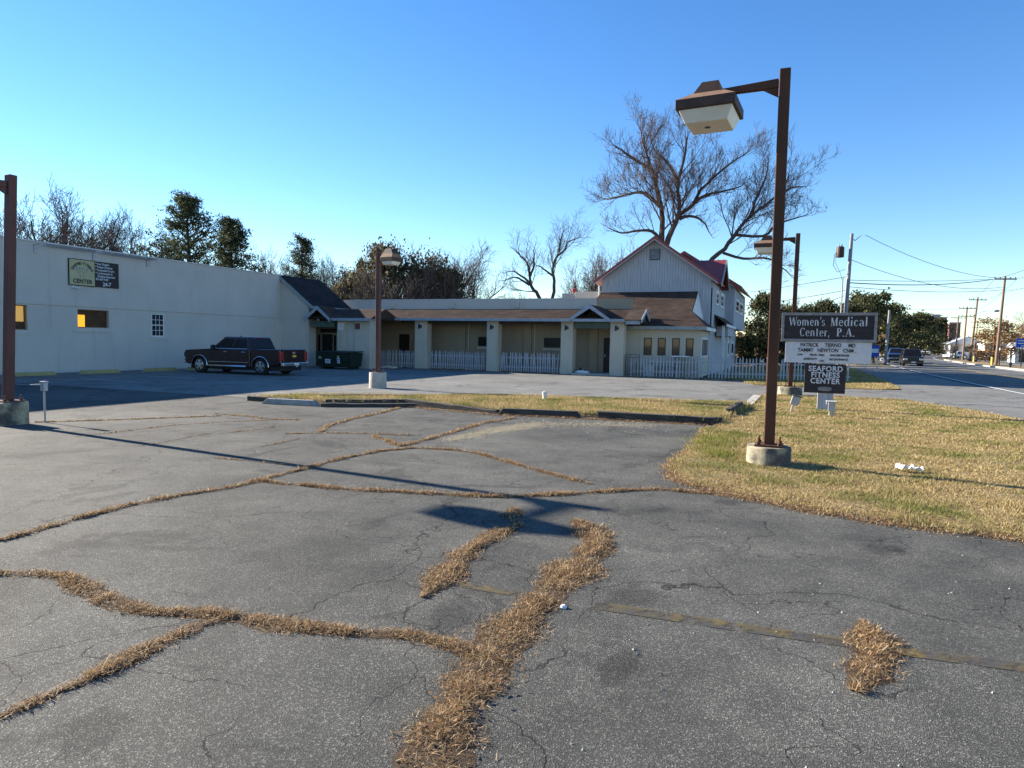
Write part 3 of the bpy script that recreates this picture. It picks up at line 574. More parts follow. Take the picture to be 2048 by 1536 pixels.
# red roof with standing seams
for sg in (-1,1):
    e = RU+sg*3.62; ze = roofz(e)
    r = MB().hexa([(e,GV-.4,ze),(RU,GV-.4,RZ),(RU,47.5,RZ),(e,47.5,ze)],[(e,GV-.4,ze+.07),(RU,GV-.4,RZ+.07),(RU,47.5,RZ+.07),(e,47.5,ze+.07)]).build('roof','red',hs)
    for k in range(18): v = GV-.38+k*.46; MB().hexa([(e,v,ze+.071),(RU,v,RZ+.071),(RU,v+.03,RZ+.071),(e,v+.03,ze+.071)],[(e,v,ze+.105),(RU,v,RZ+.105),(RU,v+.03,RZ+.105),(e,v+.03,ze+.105)]).build('seam','red',r)
    MB().hexa([(e,GV-.43,ze-.13),(RU,GV-.43,RZ-.13),(RU,GV-.402,RZ-.13),(e,GV-.402,ze-.13)],[(e,GV-.43,ze-.05),(RU,GV-.43,RZ-.05),(RU,GV-.402,RZ-.05),(e,GV-.402,ze-.05)]).build('barge_board','siding',r)
    MB().hexa([(e,GV-.46,ze-.05),(RU,GV-.46,RZ-.05),(RU,GV-.402,RZ-.05),(e,GV-.402,ze-.05)],[(e,GV-.46,ze+.11),(RU,GV-.46,RZ+.11),(RU,GV-.402,RZ+.11),(e,GV-.402,ze+.11)]).build('edge_flashing','red',r)
# cross gable on the road side
CZ = 6.80; CR = 42.0
mb = MB(); 
for a, b in ((39.62,0),(44.4,0)): mb.slab((-3.85,a,5.24),(-3.85,CR,CZ),(-6.25,CR,CZ),(-4.1,a,5.24),.06)
cr = mb.build('cross_roof','red',hs); MB().prism([(39.95,5.0),(44.1,5.0),(44.1,5.3),(CR,CZ-.1),(39.95,5.3)],'x',GR+.01,GR+.06).build('cross_gable','siding',hs)
for k in range(6): x = -5.6+k*.32; MB().box(x,x+.03,CR-.02,CR+.02,CZ-.01,CZ+.05).build('seam','red',cr)
for a in (39.6,44.42): MB().hexa([(-3.84,a,5.02),(-3.84,CR,CZ-.2),(-3.79,CR,CZ-.2),(-3.79,a,5.02)],[(-3.84,a,5.25),(-3.84,CR,CZ+.02),(-3.79,CR,CZ+.02),(-3.79,a,5.25)]).build('barge_board','trim',cr)
# side wall boards
for i in range(27):
    a = GV+.05+i*.30; MB().box(GR+.062,GR+.082,a,a+.288,2.6,5.2).build('board','siding',hs)
# lean-to with stucco wall, four tall windows and shingled roof
LV = 36.2; LR = -4.45
lh = [(-7.42,-6.97,1.12,2.06),(-6.67,-6.23,1.12,2.06),(-5.91,-5.50,1.12,2.06),(-5.20,-4.79,1.12,2.06)]
lm = wall('y', LV, -8.9, LR, -0.05, 2.68, lh, 0.10); lm.quad((LR,LV,0),(LR,GV,0),(LR,GV,2.7),(LR,LV,2.7)); lm.build('lean_to_wall','cream',hs)
for h in lh: win(hs, 'y', LV+.02, h, 0.06, 'frame', 'pane', 0.05)
def rr(t):  # right edge of the lean-to roof: flares out below the cheek
    return -5.15+0.04*(1-t) if t > 0.42 else -5.13+ (0.42-t)/0.42*0.98
stepped(-10.9, rr, 35.85, 2.66, GV-.02, 4.80, 30).build('lean_to_roof','shingle',hs)
MB().add([(-4.15,35.85,2.67),(-4.15,40.0,2.67),(-4.55,40.0,2.95),(-5.13,37.6,3.57)],[(0,1,2,3)]).build('hip_roof','shingle_y',hs)
MB().add([(-5.12,GV-.03,4.80),(-5.09,37.6,3.55),(-4.75,GV-.03,3.0)],[(0,1,2)]).build('cheek','white',hs)
box('fascia','trim',hs,-8.4,-4.12,35.80,35.845,2.50,2.67); box('fascia','white',hs,-4.15,-4.11,35.86,40.3,2.48,2.66)
o = win(hs,'x',LR+.003,(36.6,39.3,1.05,2.12),0.04,'white','darkglass',0.10,(4,1))
# side windows, pent roof, rear wing with jettied upper floor
for h in ((41.7,43.2,4.12,5.0),(44.3,46.2,4.12,5.02)): win(hs,'x',GR+.083,h,0.05,'white','pane',0.14,(1,2))
MB().slab((GR+.08,41.2,3.55),(GR+.08,47.9,3.55),(-3.62,47.9,3.0),(-3.62,41.2,3.0),.05).build('pent_roof','shingle_y',hs); box('fascia','white',hs,-3.62,-3.58,41.2,47.9,2.82,2.99); box('pent_box','siding',hs,GR+.1,-3.66,42.8,47.6,2.3,2.9)
for v in (41.6,44.0,46.8): box('porch_post','white',hs,-3.9,-3.75,v,v+.16,0,2.3 if v > 42 else 2.9)
box('wing_wall','siding',hs,-10.6,-3.80,48.0,59.0,2.95,5.75); box('wing_base','siding',hs,-10.6,GR,48.05,59.0,0,2.94)
for i in range(36): a = 48.0+i*.305; box('board','siding',hs,-3.795,-3.775,a,a+.29,2.95,5.6)
for h in ((49.1,51.8,4.05,4.98),(52.8,56.0,4.05,4.98)): win(hs,'x',-3.772,h,0.05,'white','pane',0.14,(1,2))
win(hs,'x',GR+.002,(51.6,56.8,.95,2.08),0.05,'white','pane',0.2,(2,1))
for sg, e, ze in ((1,-3.30,5.62),(-1,-11.0,5.62)):
    r = MB().hexa([(e,47.6,ze),(-7.15,47.6,8.10),(-7.15,59.5,8.10),(e,59.5,ze)],[(e,47.6,ze+.08),(-7.15,47.6,8.18),(-7.15,59.5,8.18),(e,59.5,ze+.08)]).build('wing_roof','red',hs)
    MB().hexa([(e,47.55,ze-.2),(-7.15,47.55,7.9),(-7.15,47.595,7.9),(e,47.595,ze-.2)],[(e,47.55,ze+.06),(-7.15,47.55,8.16),(-7.15,47.595,8.16),(e,47.595,ze+.06)]).build('barge_board','red',r)
MB().prism([(-10.5,5.7),(-3.85,5.7),(-7.15,7.95)],'y',47.9,48.0).build('wing_gable','siding',hs)
MB().tube([(-10.95,39.8,5.2),(-10.95,39.85,4.5),(-10.98,39.85,3.9)],.045,8).build('downpipe','white',hs,True)

# ================================================================ picket fences, each picket on its own
pk = MB(); pk.prism([(-.034,0),(.034,0),(.034,.97),(0,1.05),(-.034,.97)],'y',-.009,.009); PICK = pk.mesh('picket'); PICK.materials.append(MT['picket'])
def fence(label, u0, u1, v, gap, h=1.0, v1=None, tilt=0.03, group='picket fences in front of the buildings'):
    L = math.hypot(u1-u0, (v1 or v)-v); rz = math.atan2((v1 or v)-v, u1-u0)
    r = thing('picket_fence', label, 'fence', (u0,v,0), rz, group)
    for z in (.25,.78): box('rail','picket',r,0,L,.012,.045,z,z+.07)
    n = int(L/gap)
    for i in range(n):
        if random.random() < 0.02: continue
        o = obj('picket', PICK, None, r); o.location = (gap*(i+.5)+random.uniform(-.01,.01), 0, random.uniform(0,.05)); o.rotation_euler = (0, random.gauss(0,tilt), 0); o.scale = (1,1,h*random.uniform(.96,1.03))
    for i in range(int(L/2.4)+1): box('post','picket',r,min(i*2.4,L-.1),min(i*2.4,L-.1)+.09,.046,.135,0,1.0)
    return r
fence('shaded picket fence between the green dumpster and the ladder pillar', -24.4, -20.9, 35.1, .125)
fence('picket fence in the arcade bay right of the ladder', -20.0, -16.15, 35.1, .148, 1.02)
fence('crooked picket fence in the arcade bay left of the gabled porch', -15.4, -11.7, 35.1, .142, 1.05, None, .05)
fence('long picket fence in front of the gabled house running to the roadside', -7.9, 2.7, 35.15, .165, 1.06, 37.0, .02)
gt = thing('metal_gate', 'small dark metal gate leaf beside the last arcade pillar', 'gate', (-8.1,35.0,0))
for x in (0,.72): MB().tube([(x,0,0),(x,0,1.16)],.018,6).build('upright','frame',gt)
for z in (.12,1.02,1.15): MB().tube([(0,0,z),(.72,0,z)],.014,6).build('crossbar','frame',gt)
for k in range(5): MB().tube([(.12*(k+1),0,.12),(.12*(k+1),0,1.02)],.008,5).build('bar','frame',gt)

# ================================================================ lamp posts
def lamp_post(label, u, v, top, base_h, base_r, arm_dir, steel, conc, lean=(0,0), square=False, arm=1.0, hd=1.0, group='parking lot lamp posts'):
    r = thing('lamp_post', label, 'lamp post', (u,v,0), 0, group)
    if square: MB().box(-base_r,base_r,-base_r,base_r,-.05,base_h).build('concrete_base',conc,r,bevel=.02)
    else: MB().lathe([(base_r*1.02,-.05),(base_r,base_h*.3),(base_r*.99,base_h-.02),(base_r*.96,base_h)],32).build('concrete_base',conc,r,True)
    box('base_plate',steel,r,-.19,.19,-.19,.19,base_h,base_h+.025)
    for sx in (-.14,.14):
        for sy in (-.14,.14): MB().lathe([(.014,base_h+.026),(.014,base_h+.12)],8,(sx,sy,0)).lathe([(.03,base_h+.027),(.03,base_h+.06)],6,(sx,sy,0)).build('bolt',steel,r)
    lx, ly = lean; h = .072
    MB().hexa([(-h,-h,base_h+.026),(h,-h,base_h+.026),(h,h,base_h+.026),(-h,h,base_h+.026)],[(-h+lx,-h+ly,top),(h+lx,-h+ly,top),(h+lx,h+ly,top),(-h+lx,h+ly,top)]).build('pole',steel,r,bevel=.012)
    # arm and head in a frame turned towards arm_dir
    c, s = math.cos(arm_dir), math.sin(arm_dir)
    def T(mb): mb.v = [(x*c-y*s+lx, x*s+y*c+ly, z) for x,y,z in mb.v]; return mb
    za = top-.14
    a = T(MB().hexa([(.08,-.045,za-.10),(arm-.12,-.04,za-.09),(arm-.12,.04,za-.09),(.08,.045,za-.10)],[(.08,-.045,za+.02),(arm-.12,-.04,za-.01),(arm-.12,.04,za-.01),(.08,.045,za+.02)])).build('arm',steel,r,bevel=.006)
    T(MB().prism([(.08,za-.22),(.28,za-.10),(.08,za-.10)],'y',-.03,.03)).build('gusset',steel,a)
    zr = za-.34*hd; w2 = .41*hd   # bottom of rim
    hs_ = T(MB().hexa([(arm-w2,-w2,zr),(arm+w2,-w2,zr),(arm+w2,w2,zr),(arm-w2,w2,zr)],[(arm-w2,-w2,zr+.13),(arm+w2,-w2,zr+.13),(arm+w2,w2,zr+.13),(arm-w2,w2,zr+.13)])).build('lamp_housing','bronze',r,bevel=.008)
    T(MB().hexa([(arm-w2,-w2,zr+.131),(arm+w2,-w2,zr+.131),(arm+w2,w2,zr+.131),(arm-w2,w2,zr+.131)],[(arm-.22,-.2,zr+.26),(arm+.22,-.2,zr+.26),(arm+.22,.2,zr+.26),(arm-.22,.2,zr+.26)])).build('housing_top','tan',hs_)
    T(MB().hexa([(arm-.21,-.19,zr+.261),(arm+.21,-.19,zr+.261),(arm+.21,.19,zr+.261),(arm-.21,.19,zr+.261)],[(arm-.13,-.13,zr+.43),(arm+.10,-.13,zr+.43),(arm+.10,.13,zr+.43),(arm-.13,.13,zr+.43)])).build('ballast_cap','bronze',hs_)
    T(MB().hexa([(arm-.29*hd,-.29*hd,zr-.18*hd),(arm+.29*hd,-.29*hd,zr-.18*hd),(arm+.29*hd,.29*hd,zr-.18*hd),(arm-.29*hd,.29*hd,zr-.18*hd)],[(arm-.37*hd,-.37*hd,zr-.002),(arm+.37*hd,-.37*hd,zr-.002),(arm+.37*hd,.37*hd,zr-.002),(arm-.37*hd,.37*hd,zr-.002)])).build('lens','lens',hs_,bevel=.01)
    return r
LP = lamp_post('tall rusty brown lamp post standing in the lawn before the medical sign', -0.25, 10.2, 5.52, .29, .30, math.radians(176), 'rust', 'concrete')
_ln = next(c for h_ in LP.children for c in h_.children if c.name.startswith('lens')); MB().lathe([(.045,-.004),(.03,-.001)],7,(-1.02,.05,4.858)).build('dirt_spot','dark',_ln)
lamp_post('brown lamp post behind the medical sign at the driveway corner', -0.02, 25.4, 5.62, .32, .40, math.radians(180), 'rust', 'concrete', (.04,0))
lamp_post('maroon lamp post on a pale concrete block in front of the arcade', -13.28, 19.75, 4.70, .55, .30, math.radians(-8), 'rust2', 'concrete_pale', (.0,0), False, .56, .64)
lamp_post('leaning brown lamp post at the left edge on a mossy concrete block', -13.32, 7.82, 4.52, .42, .23, math.radians(-103), 'rust2', 'concrete', (.22,.02), True, .95, .68)
ob = thing('outlet_post', 'grey electrical outlet box on a thin pipe beside the leaning lamp post', 'outlet box', (-13.05,8.3,0))
MB().tube([(0,0,0),(0,0,.62)],.018,8).build('pipe','galv',ob,True); MB().box(-.05,.05,-.04,.04,.60,.76).box(-.06,.06,-.05,.05,.76,.785).build('outlet_box','galv',ob,bevel=.006); MB().tube([(0,0,.73),(-.25,-.1,.71)],.009,5).build('conduit','galv',ob)

# ================================================================ medical centre sign
SV = 19.9
ms = thing('medical_sign', 'black and white wooden medical center sign on a grey plank post', 'sign', (0,SV,0))
for x0, x1 in ((.68,.805),(.81,.935),(.94,1.07)): box('post_plank','siding',ms,x0,x1,.02,.14,-.02,2.0,.006)
for k in range(4): box('board','signblack',ms,-.23,1.95,.0-random.uniform(0,.003),.04,1.93+k*.165,1.93+k*.165+.162)
f = MB().box(-.30,2.02,-.03,.05,2.565,2.635).box(-.30,2.02,-.03,.05,1.86,1.93).box(-.30,-.23,-.03,.05,1.93,2.565).box(1.95,2.02,-.03,.05,1.93,2.565); f.build('frame','signframe',ms,bevel=.005)
RT = (math.pi/2,0,0)
def serif(s, size, cx, cz, xs=0.82):
    # sans outlines thickened, with slab serifs at the stem ends
    o = text('lettering', s, size, 'paintwhite', ms, (cx,-.006,cz), RT, xs, size*.012, spacing=1.18); return o
# roman capitals and small letters built from stems, bowls and serifs
def roman(s, H, x, z0, parent, m, y=-.008, gap=.16):
    mb = MB(); T_ = H*.17; t_ = H*.055; SE = H*.045
    def bar(x0,z0_,x1,z1_,w0,w1=None):
        w1 = w1 or w0; mb.hexa([(x0-w0/2,y,z0_),(x0+w0/2,y,z0_),(x0+w0/2,y+.008,z0_),(x0-w0/2,y+.008,z0_)],[(x1-w1/2,y,z1_),(x1+w1/2,y,z1_),(x1+w1/2,y+.008,z1_),(x1-w1/2,y+.008,z1_)])
    def hb(x0,x1,z,h): mb.box(x0,x1,y,y+.008,z,z+h)
    def arc(cx,cz,rx,rz,a0,a1,wh=T_,n=14):
        P = []
        for k in range(n+1):
            a = math.radians(a0+(a1-a0)*k/n); ca, sa = math.cos(a), math.sin(a); wv = t_+(wh-t_)*abs(ca)
            P.append(((cx+rx*ca, cz+rz*sa), (cx+(rx-wv)*ca, cz+(rz-t_*1.1)*sa)))
        vs = []
        for (a,b) in P: vs += [(a[0],y,a[1]),(b[0],y,b[1])]
        mb.add(vs, [(2*k,2*k+1,2*k+3,2*k+2) for k in range(n)])
    X = H*.68
    for ch in s:
        z = z0
        if ch == ' ': x += H*.42; continue
        if ch == 'W':
            q = H*.27
            for k, (a,b,wd) in enumerate(((0,1,T_),(1,2,t_*1.2),(2,3,T_),(3,4,t_*1.2))):
                xa, xb = x+q*a+.02, x+q*b+.02; bar(xa,z+(H if a%2==0 else 0),xb,z+(0 if a%2==0 else H),wd) if a%2==0 else bar(xa,z,xb,z+H,wd)
            for a in (0,2,4): hb(x+q*a-H*.12+.02,x+q*a+H*.14+.02,z+H-SE,SE)
            x += 4*q+gap*H
        elif ch == 'M':
            bar(x+H*.10,z,x+H*.10,z+H,t_*1.2); bar(x+H*.78,z,x+H*.78,z+H,T_); bar(x+H*.14,z+H,x+H*.44,z,T_); bar(x+H*.44,z,x+H*.74,z+H,t_*1.2)
            for a in (.10,.78): hb(x+H*(a-.14),x+H*(a+.16),z,SE); hb(x+H*(a-.12),x+H*(a+.14),z+H-SE,SE)
            x += H*.90+gap*H
        elif ch == 'C':
            arc(x+H*.38,z+H*.5,H*.38,H*.51,50,315,T_); bar(x+H*.66,z+H*.70,x+H*.68,z+H*.98,t_); x += H*.70+gap*H
        elif ch == 'P':
            bar(x+H*.14,z,x+H*.14,z+H,T_); arc(x+H*.22,z+H*.73,H*.36,H*.27,-90,90); hb(x,x+H*.32,z,SE); hb(x,x+H*.2,z+H-SE,SE); x += H*.56+gap*H
        elif ch == 'A':
            bar(x+H*.08,z,x+H*.36,z+H,t_*1.2); bar(x+H*.64,z,x+H*.36,z+H,T_); hb(x+H*.18,x+H*.54,z+H*.32,SE); hb(x-H*.04,x+H*.2,z,SE); hb(x+H*.5,x+H*.76,z,SE); x += H*.70+gap*H
        elif ch in 'o': arc(x+X*.46,z+X*.5,X*.46,X*.52,0,360); x += X*.92+gap*H
        elif ch in 'ec':
            arc(x+X*.44,z+X*.5,X*.44,X*.52,35 if ch == 'c' else 0,320); 
            if ch == 'e': hb(x+X*.1,x+X*.84,z+X*.52,t_)
            x += X*.82+gap*H
        elif ch == 'd': arc(x+X*.42,z+X*.5,X*.42,X*.52,60,300); bar(x+X*.80,z,x+X*.80,z+H*1.05,T_); hb(x+X*.62,x+X*.8,z+H*1.05-SE,SE); hb(x+X*.8,x+X*1.02,z,SE); x += X*1.0+gap*H
        elif ch == 'a': arc(x+X*.38,z+X*.28,X*.38,X*.29,40,320); arc(x+X*.40,z+X*.72,X*.36,X*.30,0,160); bar(x+X*.72,z,x+X*.72,z+X*.76,T_); hb(x+X*.7,x+X*.96,z,SE); x += X*.92+gap*H
        elif ch in 'nm':
            bar(x+X*.18,z,x+X*.18,z+X,T_); hb(x,x+X*.38,z,SE); hb(x,x+X*.18,z+X-SE,SE)
            for k in range(1 if ch == 'n' else 2):
                o_ = x+X*(.18+.6*k); arc(o_+X*.30,z+X*.66,X*.36,X*.36,0,170); bar(o_+X*.58,z,o_+X*.58,z+X*.68,T_); hb(o_+X*.42,o_+X*.78,z,SE)
            x += X*(1.0 if ch == 'n' else 1.6)+gap*H
        elif ch == 'i': bar(x+X*.2,z,x+X*.2,z+X,T_); hb(x,x+X*.4,z,SE); hb(x,x+X*.2,z+X-SE,SE); arc(x+X*.2,z+H*.95,H*.09,H*.09,0,360,H*.09); x += X*.4+gap*H
        elif ch == 'l': bar(x+X*.2,z,x+X*.2,z+H*1.05,T_); hb(x,x+X*.4,z,SE); hb(x,x+X*.2,z+H*1.05-SE,SE); x += X*.4+gap*H
        elif ch == 'r': bar(x+X*.18,z,x+X*.18,z+X,T_); hb(x,x+X*.4,z,SE); hb(x,x+X*.18,z+X-SE,SE); arc(x+X*.46,z+X*.64,X*.30,X*.36,50,170); x += X*.64+gap*H
        elif ch == 't': bar(x+X*.22,z+X*.05,x+X*.22,z+H*.92,T_); hb(x,x+X*.5,z+X-SE,SE*1.2); arc(x+X*.38,z+X*.14,X*.24,X*.15,180,320); x += X*.52+gap*H
        elif ch == 's': arc(x+X*.34,z+X*.74,X*.32,X*.28,20,250,T_*.8); arc(x+X*.34,z+X*.27,X*.34,X*.29,-160,80,T_*.8); x += X*.66+gap*H
        elif ch == "'": bar(x+H*.06,z+H*.68,x+H*.10,z+H*1.02,H*.05,H*.13); x += H*.10+gap*H
        elif ch == ',': bar(x+H*.03,z-H*.18,x+H*.09,z+H*.12,H*.05,H*.14); x += H*.12+gap*H
        elif ch == '.': hb(x+H*.02,x+H*.15,z,H*.13); x += H*.14+gap*H
    o = mb.build('lettering', m, parent); return o, x
def roman_fit(s, H, x0, x1, z0):
    o, xe = roman(s, H, 0.0, z0, ms, 'paintwhite'); k = (x1-x0)/(xe-.16*H); o.scale = (k,1,1); o.location = (x0,0,0)
for wd_, H_, a_, b_, z_ in (("Women's",.235,-.11,.77,2.285),('Medical',.235,.92,1.79,2.285),('Center,',.225,.17,.89,2.005),('P.A.',.225,1.07,1.49,2.005)): roman_fit(wd_, H_, a_, b_, z_)
wp = box('letter_panel','signwhite',ms,-.18,1.92,.005,.045,1.285,1.855,.004)
for z in (1.765,1.625): MB().box(.05,1.70,-.006,.004,z-.055,z+.055).build('name_strip','signwhite',wp,bevel=.02)
for wd_, x, z in (('PATRICK',.42,1.767),('TIERNO',1.0,1.767),('MD',1.45,1.767),('TAMMY',.33,1.627),('NEWTON',.88,1.627),('CNM .',1.40,1.627)): text('lettering',wd_,.135,'ink',wp,(x,-.010,z),RT,.84,.003)
for s_, x, z in (('GYN  \'',.22,1.50),('PELVIC  PAIN',.62,1.50),('ENDOMETRIOSIS',1.17,1.50),('INFERTILITY',.46,1.39),('1331.',.75,1.345),('INCONTINENCE',1.15,1.39)): text('lettering',s_,.075,'ink',wp,(x,.0,z),RT,.80,.0022)
dp = box('fitness_panel','signblack',ms,.33,1.34,-.01,.03,.48,1.26,.01)
for s_, z in (('SEAFORD',1.13),('FITNESS',.965),('CENTER',.80)): text('lettering',s_,.20,'paintwhite',dp,(.845,-.02,z),RT,.92,.006,spacing=1.1)
MB().prism([(.845+.17*math.copysign(abs(math.cos(a))**.5,math.cos(a)), .595+.055*math.copysign(abs(math.sin(a))**.7,math.sin(a))) for a in [2*math.pi*k/20 for k in range(20)]],'y',-.022,-.011).build('plaque','signframe',dp)

# small things on the lawn
sl = thing('spotlight', 'small grey tilted floodlight in the lawn left of the sign post', 'spotlight', (.02,18.75,.04))
MB().tube([(0,0,-.05),(.03,0,.14),(.10,.02,.20)],.022,6).build('stem','galv',sl); MB().hexa([(-.02,-.08,.20),(.17,-.08,.15),(.17,.10,.15),(-.02,.10,.20)],[(.04,-.09,.43),(.25,-.09,.37),(.25,.12,.37),(.04,.12,.43)]).build('housing','galv',sl,bevel=.012)
MB().hexa([(.03,-.11,.425),(.27,-.11,.365),(.27,.14,.365),(.03,.14,.425)],[(.035,-.11,.445),(.275,-.11,.385),(.275,.14,.385),(.035,.14,.445)]).build('hood','frame',sl)
ub = thing('junction_box', 'grey electrical junction box on two pipes in front of the sign post', 'junction box', (.93,18.0,.03))
for x in (-.03,.05): MB().tube([(x,0,-.05),(x,0,.16)],.022,8).build('pipe','galv',ub,True)
box('cabinet','galv',ub,-.07,.09,-.05,.05,.14,.36,.008); MB().box(-.12,.12,-.10,.06,.365,.385).box(-.12,-.10,-.10,-.06,.30,.364).build('cover','white',ub,bevel=.004)
cp = thing('cleanout_pipe', 'short white plastic pipe with cap standing in the median grass', 'pipe', (-6.33,17.6,.08))
MB().lathe([(.055,-.1),(.055,.17)],16).build('pipe','pvc',cp,True); MB().lathe([(.072,.17),(.072,.24),(.03,.245),(.03,.265)],16).build('cap','pvc',cp,True)
pp = thing('paper_litter', 'crumpled white paper lying on the lawn near the lamp shadow', 'litter', (1.52,10.4,.06))
bm_ = MB(); gx = 7
vs = [(-.15+.30*i/gx+random.uniform(-.02,.02), -.07+.14*j/4+random.uniform(-.015,.015), random.uniform(.01,.09)) for i in range(gx+1) for j in range(5)]
bm_.add(vs, [(i*5+j,(i+1)*5+j,(i+1)*5+j+1,i*5+j+1) for i in range(gx) for j in range(4)]); bm_.build('sheet','paper',pp)
cl = thing('bottle_cap', 'tiny pale blue plastic scrap beside the dry grass strip', 'litter', (-1.29,4.03,.0)); MB().lathe([(.022,0),(.024,.006),(.012,.02)],9).build('scrap','paper',cl,True)

# ================================================================ timbers and wheel stops round the median
def beam(name, label, cat, a, b, w_, h_, m, z=0.0, tilt=0.0, group='timbers edging the median', chamfer=.015, trap=False):
    L = math.hypot(b[0]-a[0], b[1]-a[1]); r = thing(name, label, cat, (a[0],a[1],z), math.atan2(b[1]-a[1], b[0]-a[0]), group)
    if trap: mb = MB().hexa([(0,-w_/2,0),(L,-w_/2,0),(L,w_/2,0),(0,w_/2,0)],[(.14,-w_*.36,h_),(L-.14,-w_*.36,h_),(L-.14,w_*.36,h_),(.14,w_*.36,h_)])
    else:
        n = 8; mb = MB(); vs = []
        for i in range(n+1):
            x = L*i/n; d = random.uniform(-.008,.008); e = random.uniform(-.010,.010); t = tilt*x
            vs += [(x,-w_/2+d,t-.02),(x,w_/2+d,t-.02),(x,w_/2+d,t+h_+e),(x,-w_/2+d,t+h_+e)]
        mb.add(vs, [(4*i+k,4*i+(k+1)%4,4*i+4+(k+1)%4,4*i+4+k) for i in range(n) for k in range(4)]+[(3,2,1,0),(4*n,4*n+1,4*n+2,4*n+3)])
    mb.build('beam' if not trap else 'block', m, r, bevel=chamfer, fix=True); 
    for k in (.25,.75): MB().lathe([(.012,h_+tilt*L*k-.01),(.012,h_+tilt*L*k+.012)],8,(L*k,0,0)).build('spike','rust',r)
    return r
beam('timber','blackened timber at the left tip of the median','timber',(-13.35,13.8),(-11.9,13.75),.15,.13,'timber')
beam('wheel_stop','bare grey concrete wheel stop at the left end of the median','wheel stop',(-12.45,13.35),(-10.9,13.62),.18,.14,'stop',group='wheel stops at the median',trap=True)
beam('timber','low black timber right of the grey concrete wheel stop','timber',(-10.75,13.5),(-8.75,14.72),.16,.09,'timber')
beam('timber','second black timber stacked behind the low one','timber',(-10.95,13.95),(-8.95,15.2),.16,.15,'timber')
beam('timber','sloping split timber dropping right from the timber corner','timber',(-9.25,15.0),(-6.35,14.45),.17,.17,'timber',0,-.03)
beam('wheel_stop','dark grey concrete wheel stop in front of the cleanout pipe','wheel stop',(-6.3,14.3),(-4.35,14.68),.18,.15,'timber',group='wheel stops at the median',trap=True)
beam('timber','double black timber end beside the lawn corner','timber',(-4.0,14.72),(-1.45,14.98),.15,.16,'timber')
beam('timber','thin timber lying behind the double black timber','timber',(-4.1,14.98),(-1.35,15.16),.11,.15,'timber')
beam('timber','long timber on the back edge of the median behind the split timber','timber',(-12.0,15.0),(-9.9,16.5),.15,.15,'timber')
beam('timber','short timber on the back edge near the arcade lot','timber',(-9.3,17.6),(-7.6,18.3),.15,.15,'timber')
beam('timber','loose weathered timber lying at the corner of lawn and median','timber',(-1.35,16.9),(-1.25,19.3),.13,.15,'timber',.05)
WS = [(13.0,'yellow wheel stop behind the leaning lamp post'),(16.2,'yellow wheel stop under the small amber window'),(19.0,'yellow wheel stop under the wide amber window'),(22.0,'yellow wheel stop under the white gridded window'),(24.4,'yellow wheel stop at the front wheel of the pickup')]
for k, (v, lb) in enumerate(WS): beam('wheel_stop', lb, 'wheel stop', (-27.5,v-.1),(-27.45,v+1.75),.2,.15,'yellow',group='yellow wheel stops along the stucco wall',trap=True)

# ================================================================ dumpster, ladder, rubbish
dm = thing('dumpster', 'dark green steel dumpster standing by the entrance porch', 'dumpster', (-23.3,30.95,0), math.radians(6), None, .90)
MB().hexa([(-1.15,-.62,.14),(1.1,-.62,.14),(1.1,.62,.14),(-1.15,.62,.14)],[(-1.28,-.75,1.02),(1.16,-.75,1.02),(1.16,.75,1.02),(-1.28,.75,1.02)]).build('bin','dumpster',dm,bevel=.02)
for x0, x1 in ((-1.30,-.04),(-.02,1.19)): MB().hexa([(x0,-.80,1.025),(x1,-.80,1.025),(x1,.78,1.06),(x0,.78,1.06)],[(x0,-.80,1.06),(x1,-.80,1.06),(x1,.78,1.12),(x0,.78,1.12)]).build('lid','dumpster',dm,bevel=.01)
box('fork_pocket','dumpster',dm,.55,1.0,-.78,-.66,.50,.78); box('skid','blackp',dm,-1.0,-.8,-.6,.6,0,.14); box('skid','blackp',dm,.75,.95,-.6,.6,0,.14)
for x, z, w_, h_ in ((-.98,.62,.2,.16),(-.45,.36,.36,.26),(.30,.38,.18,.32),(.31,.73,.14,.10)):
    st = MB().hexa([(x-w_/2,-.665-.15*(z-.14)/.9,z),(x+w_/2,-.665-.15*(z-.14)/.9,z),(x+w_/2,-.64-.15*(z-.14)/.9,z),(x-w_/2,-.64-.15*(z-.14)/.9,z)],[(x-w_/2,-.665-.15*(z+h_-.14)/.9,z+h_),(x+w_/2,-.665-.15*(z+h_-.14)/.9,z+h_),(x+w_/2,-.64-.15*(z+h_-.14)/.9,z+h_),(x-w_/2,-.64-.15*(z+h_-.14)/.9,z+h_)]).build('sticker','white' if z < .6 else 'olive',dm)
    if w_ > .15: 
        for q in range(2): box('print','ink' if z > .6 else 'signblue',st,x-w_*.36,x+w_*.36,-.70-.15*(z-.0)/.9,-.672-.15*(z-.0)/.9,z+h_*(.25+.4*q),z+h_*(.38+.4*q))
ld = thing('ladder', 'wooden stepladder leaning against the arcade pillar by the maroon lamp', 'ladder', (-21.6,35.75,0))
for x in (0,.38): MB().tube([(x-.15,-.3,0),(x+.42-.1*x,-.05,2.75)],.028,5).build('rail','wood',ld)
for k in range(8): t_ = (k+.7)/9; MB().tube([(-.15+.57*t_,-.3+.25*t_,2.75*t_),(.23+.53*t_,-.3+.25*t_,2.75*t_)],.02,5).build('rung','wood',ld)
MB().tube([(.1,.35,0),(.4,0,2.6)],.022,5).build('prop','wood',ld)
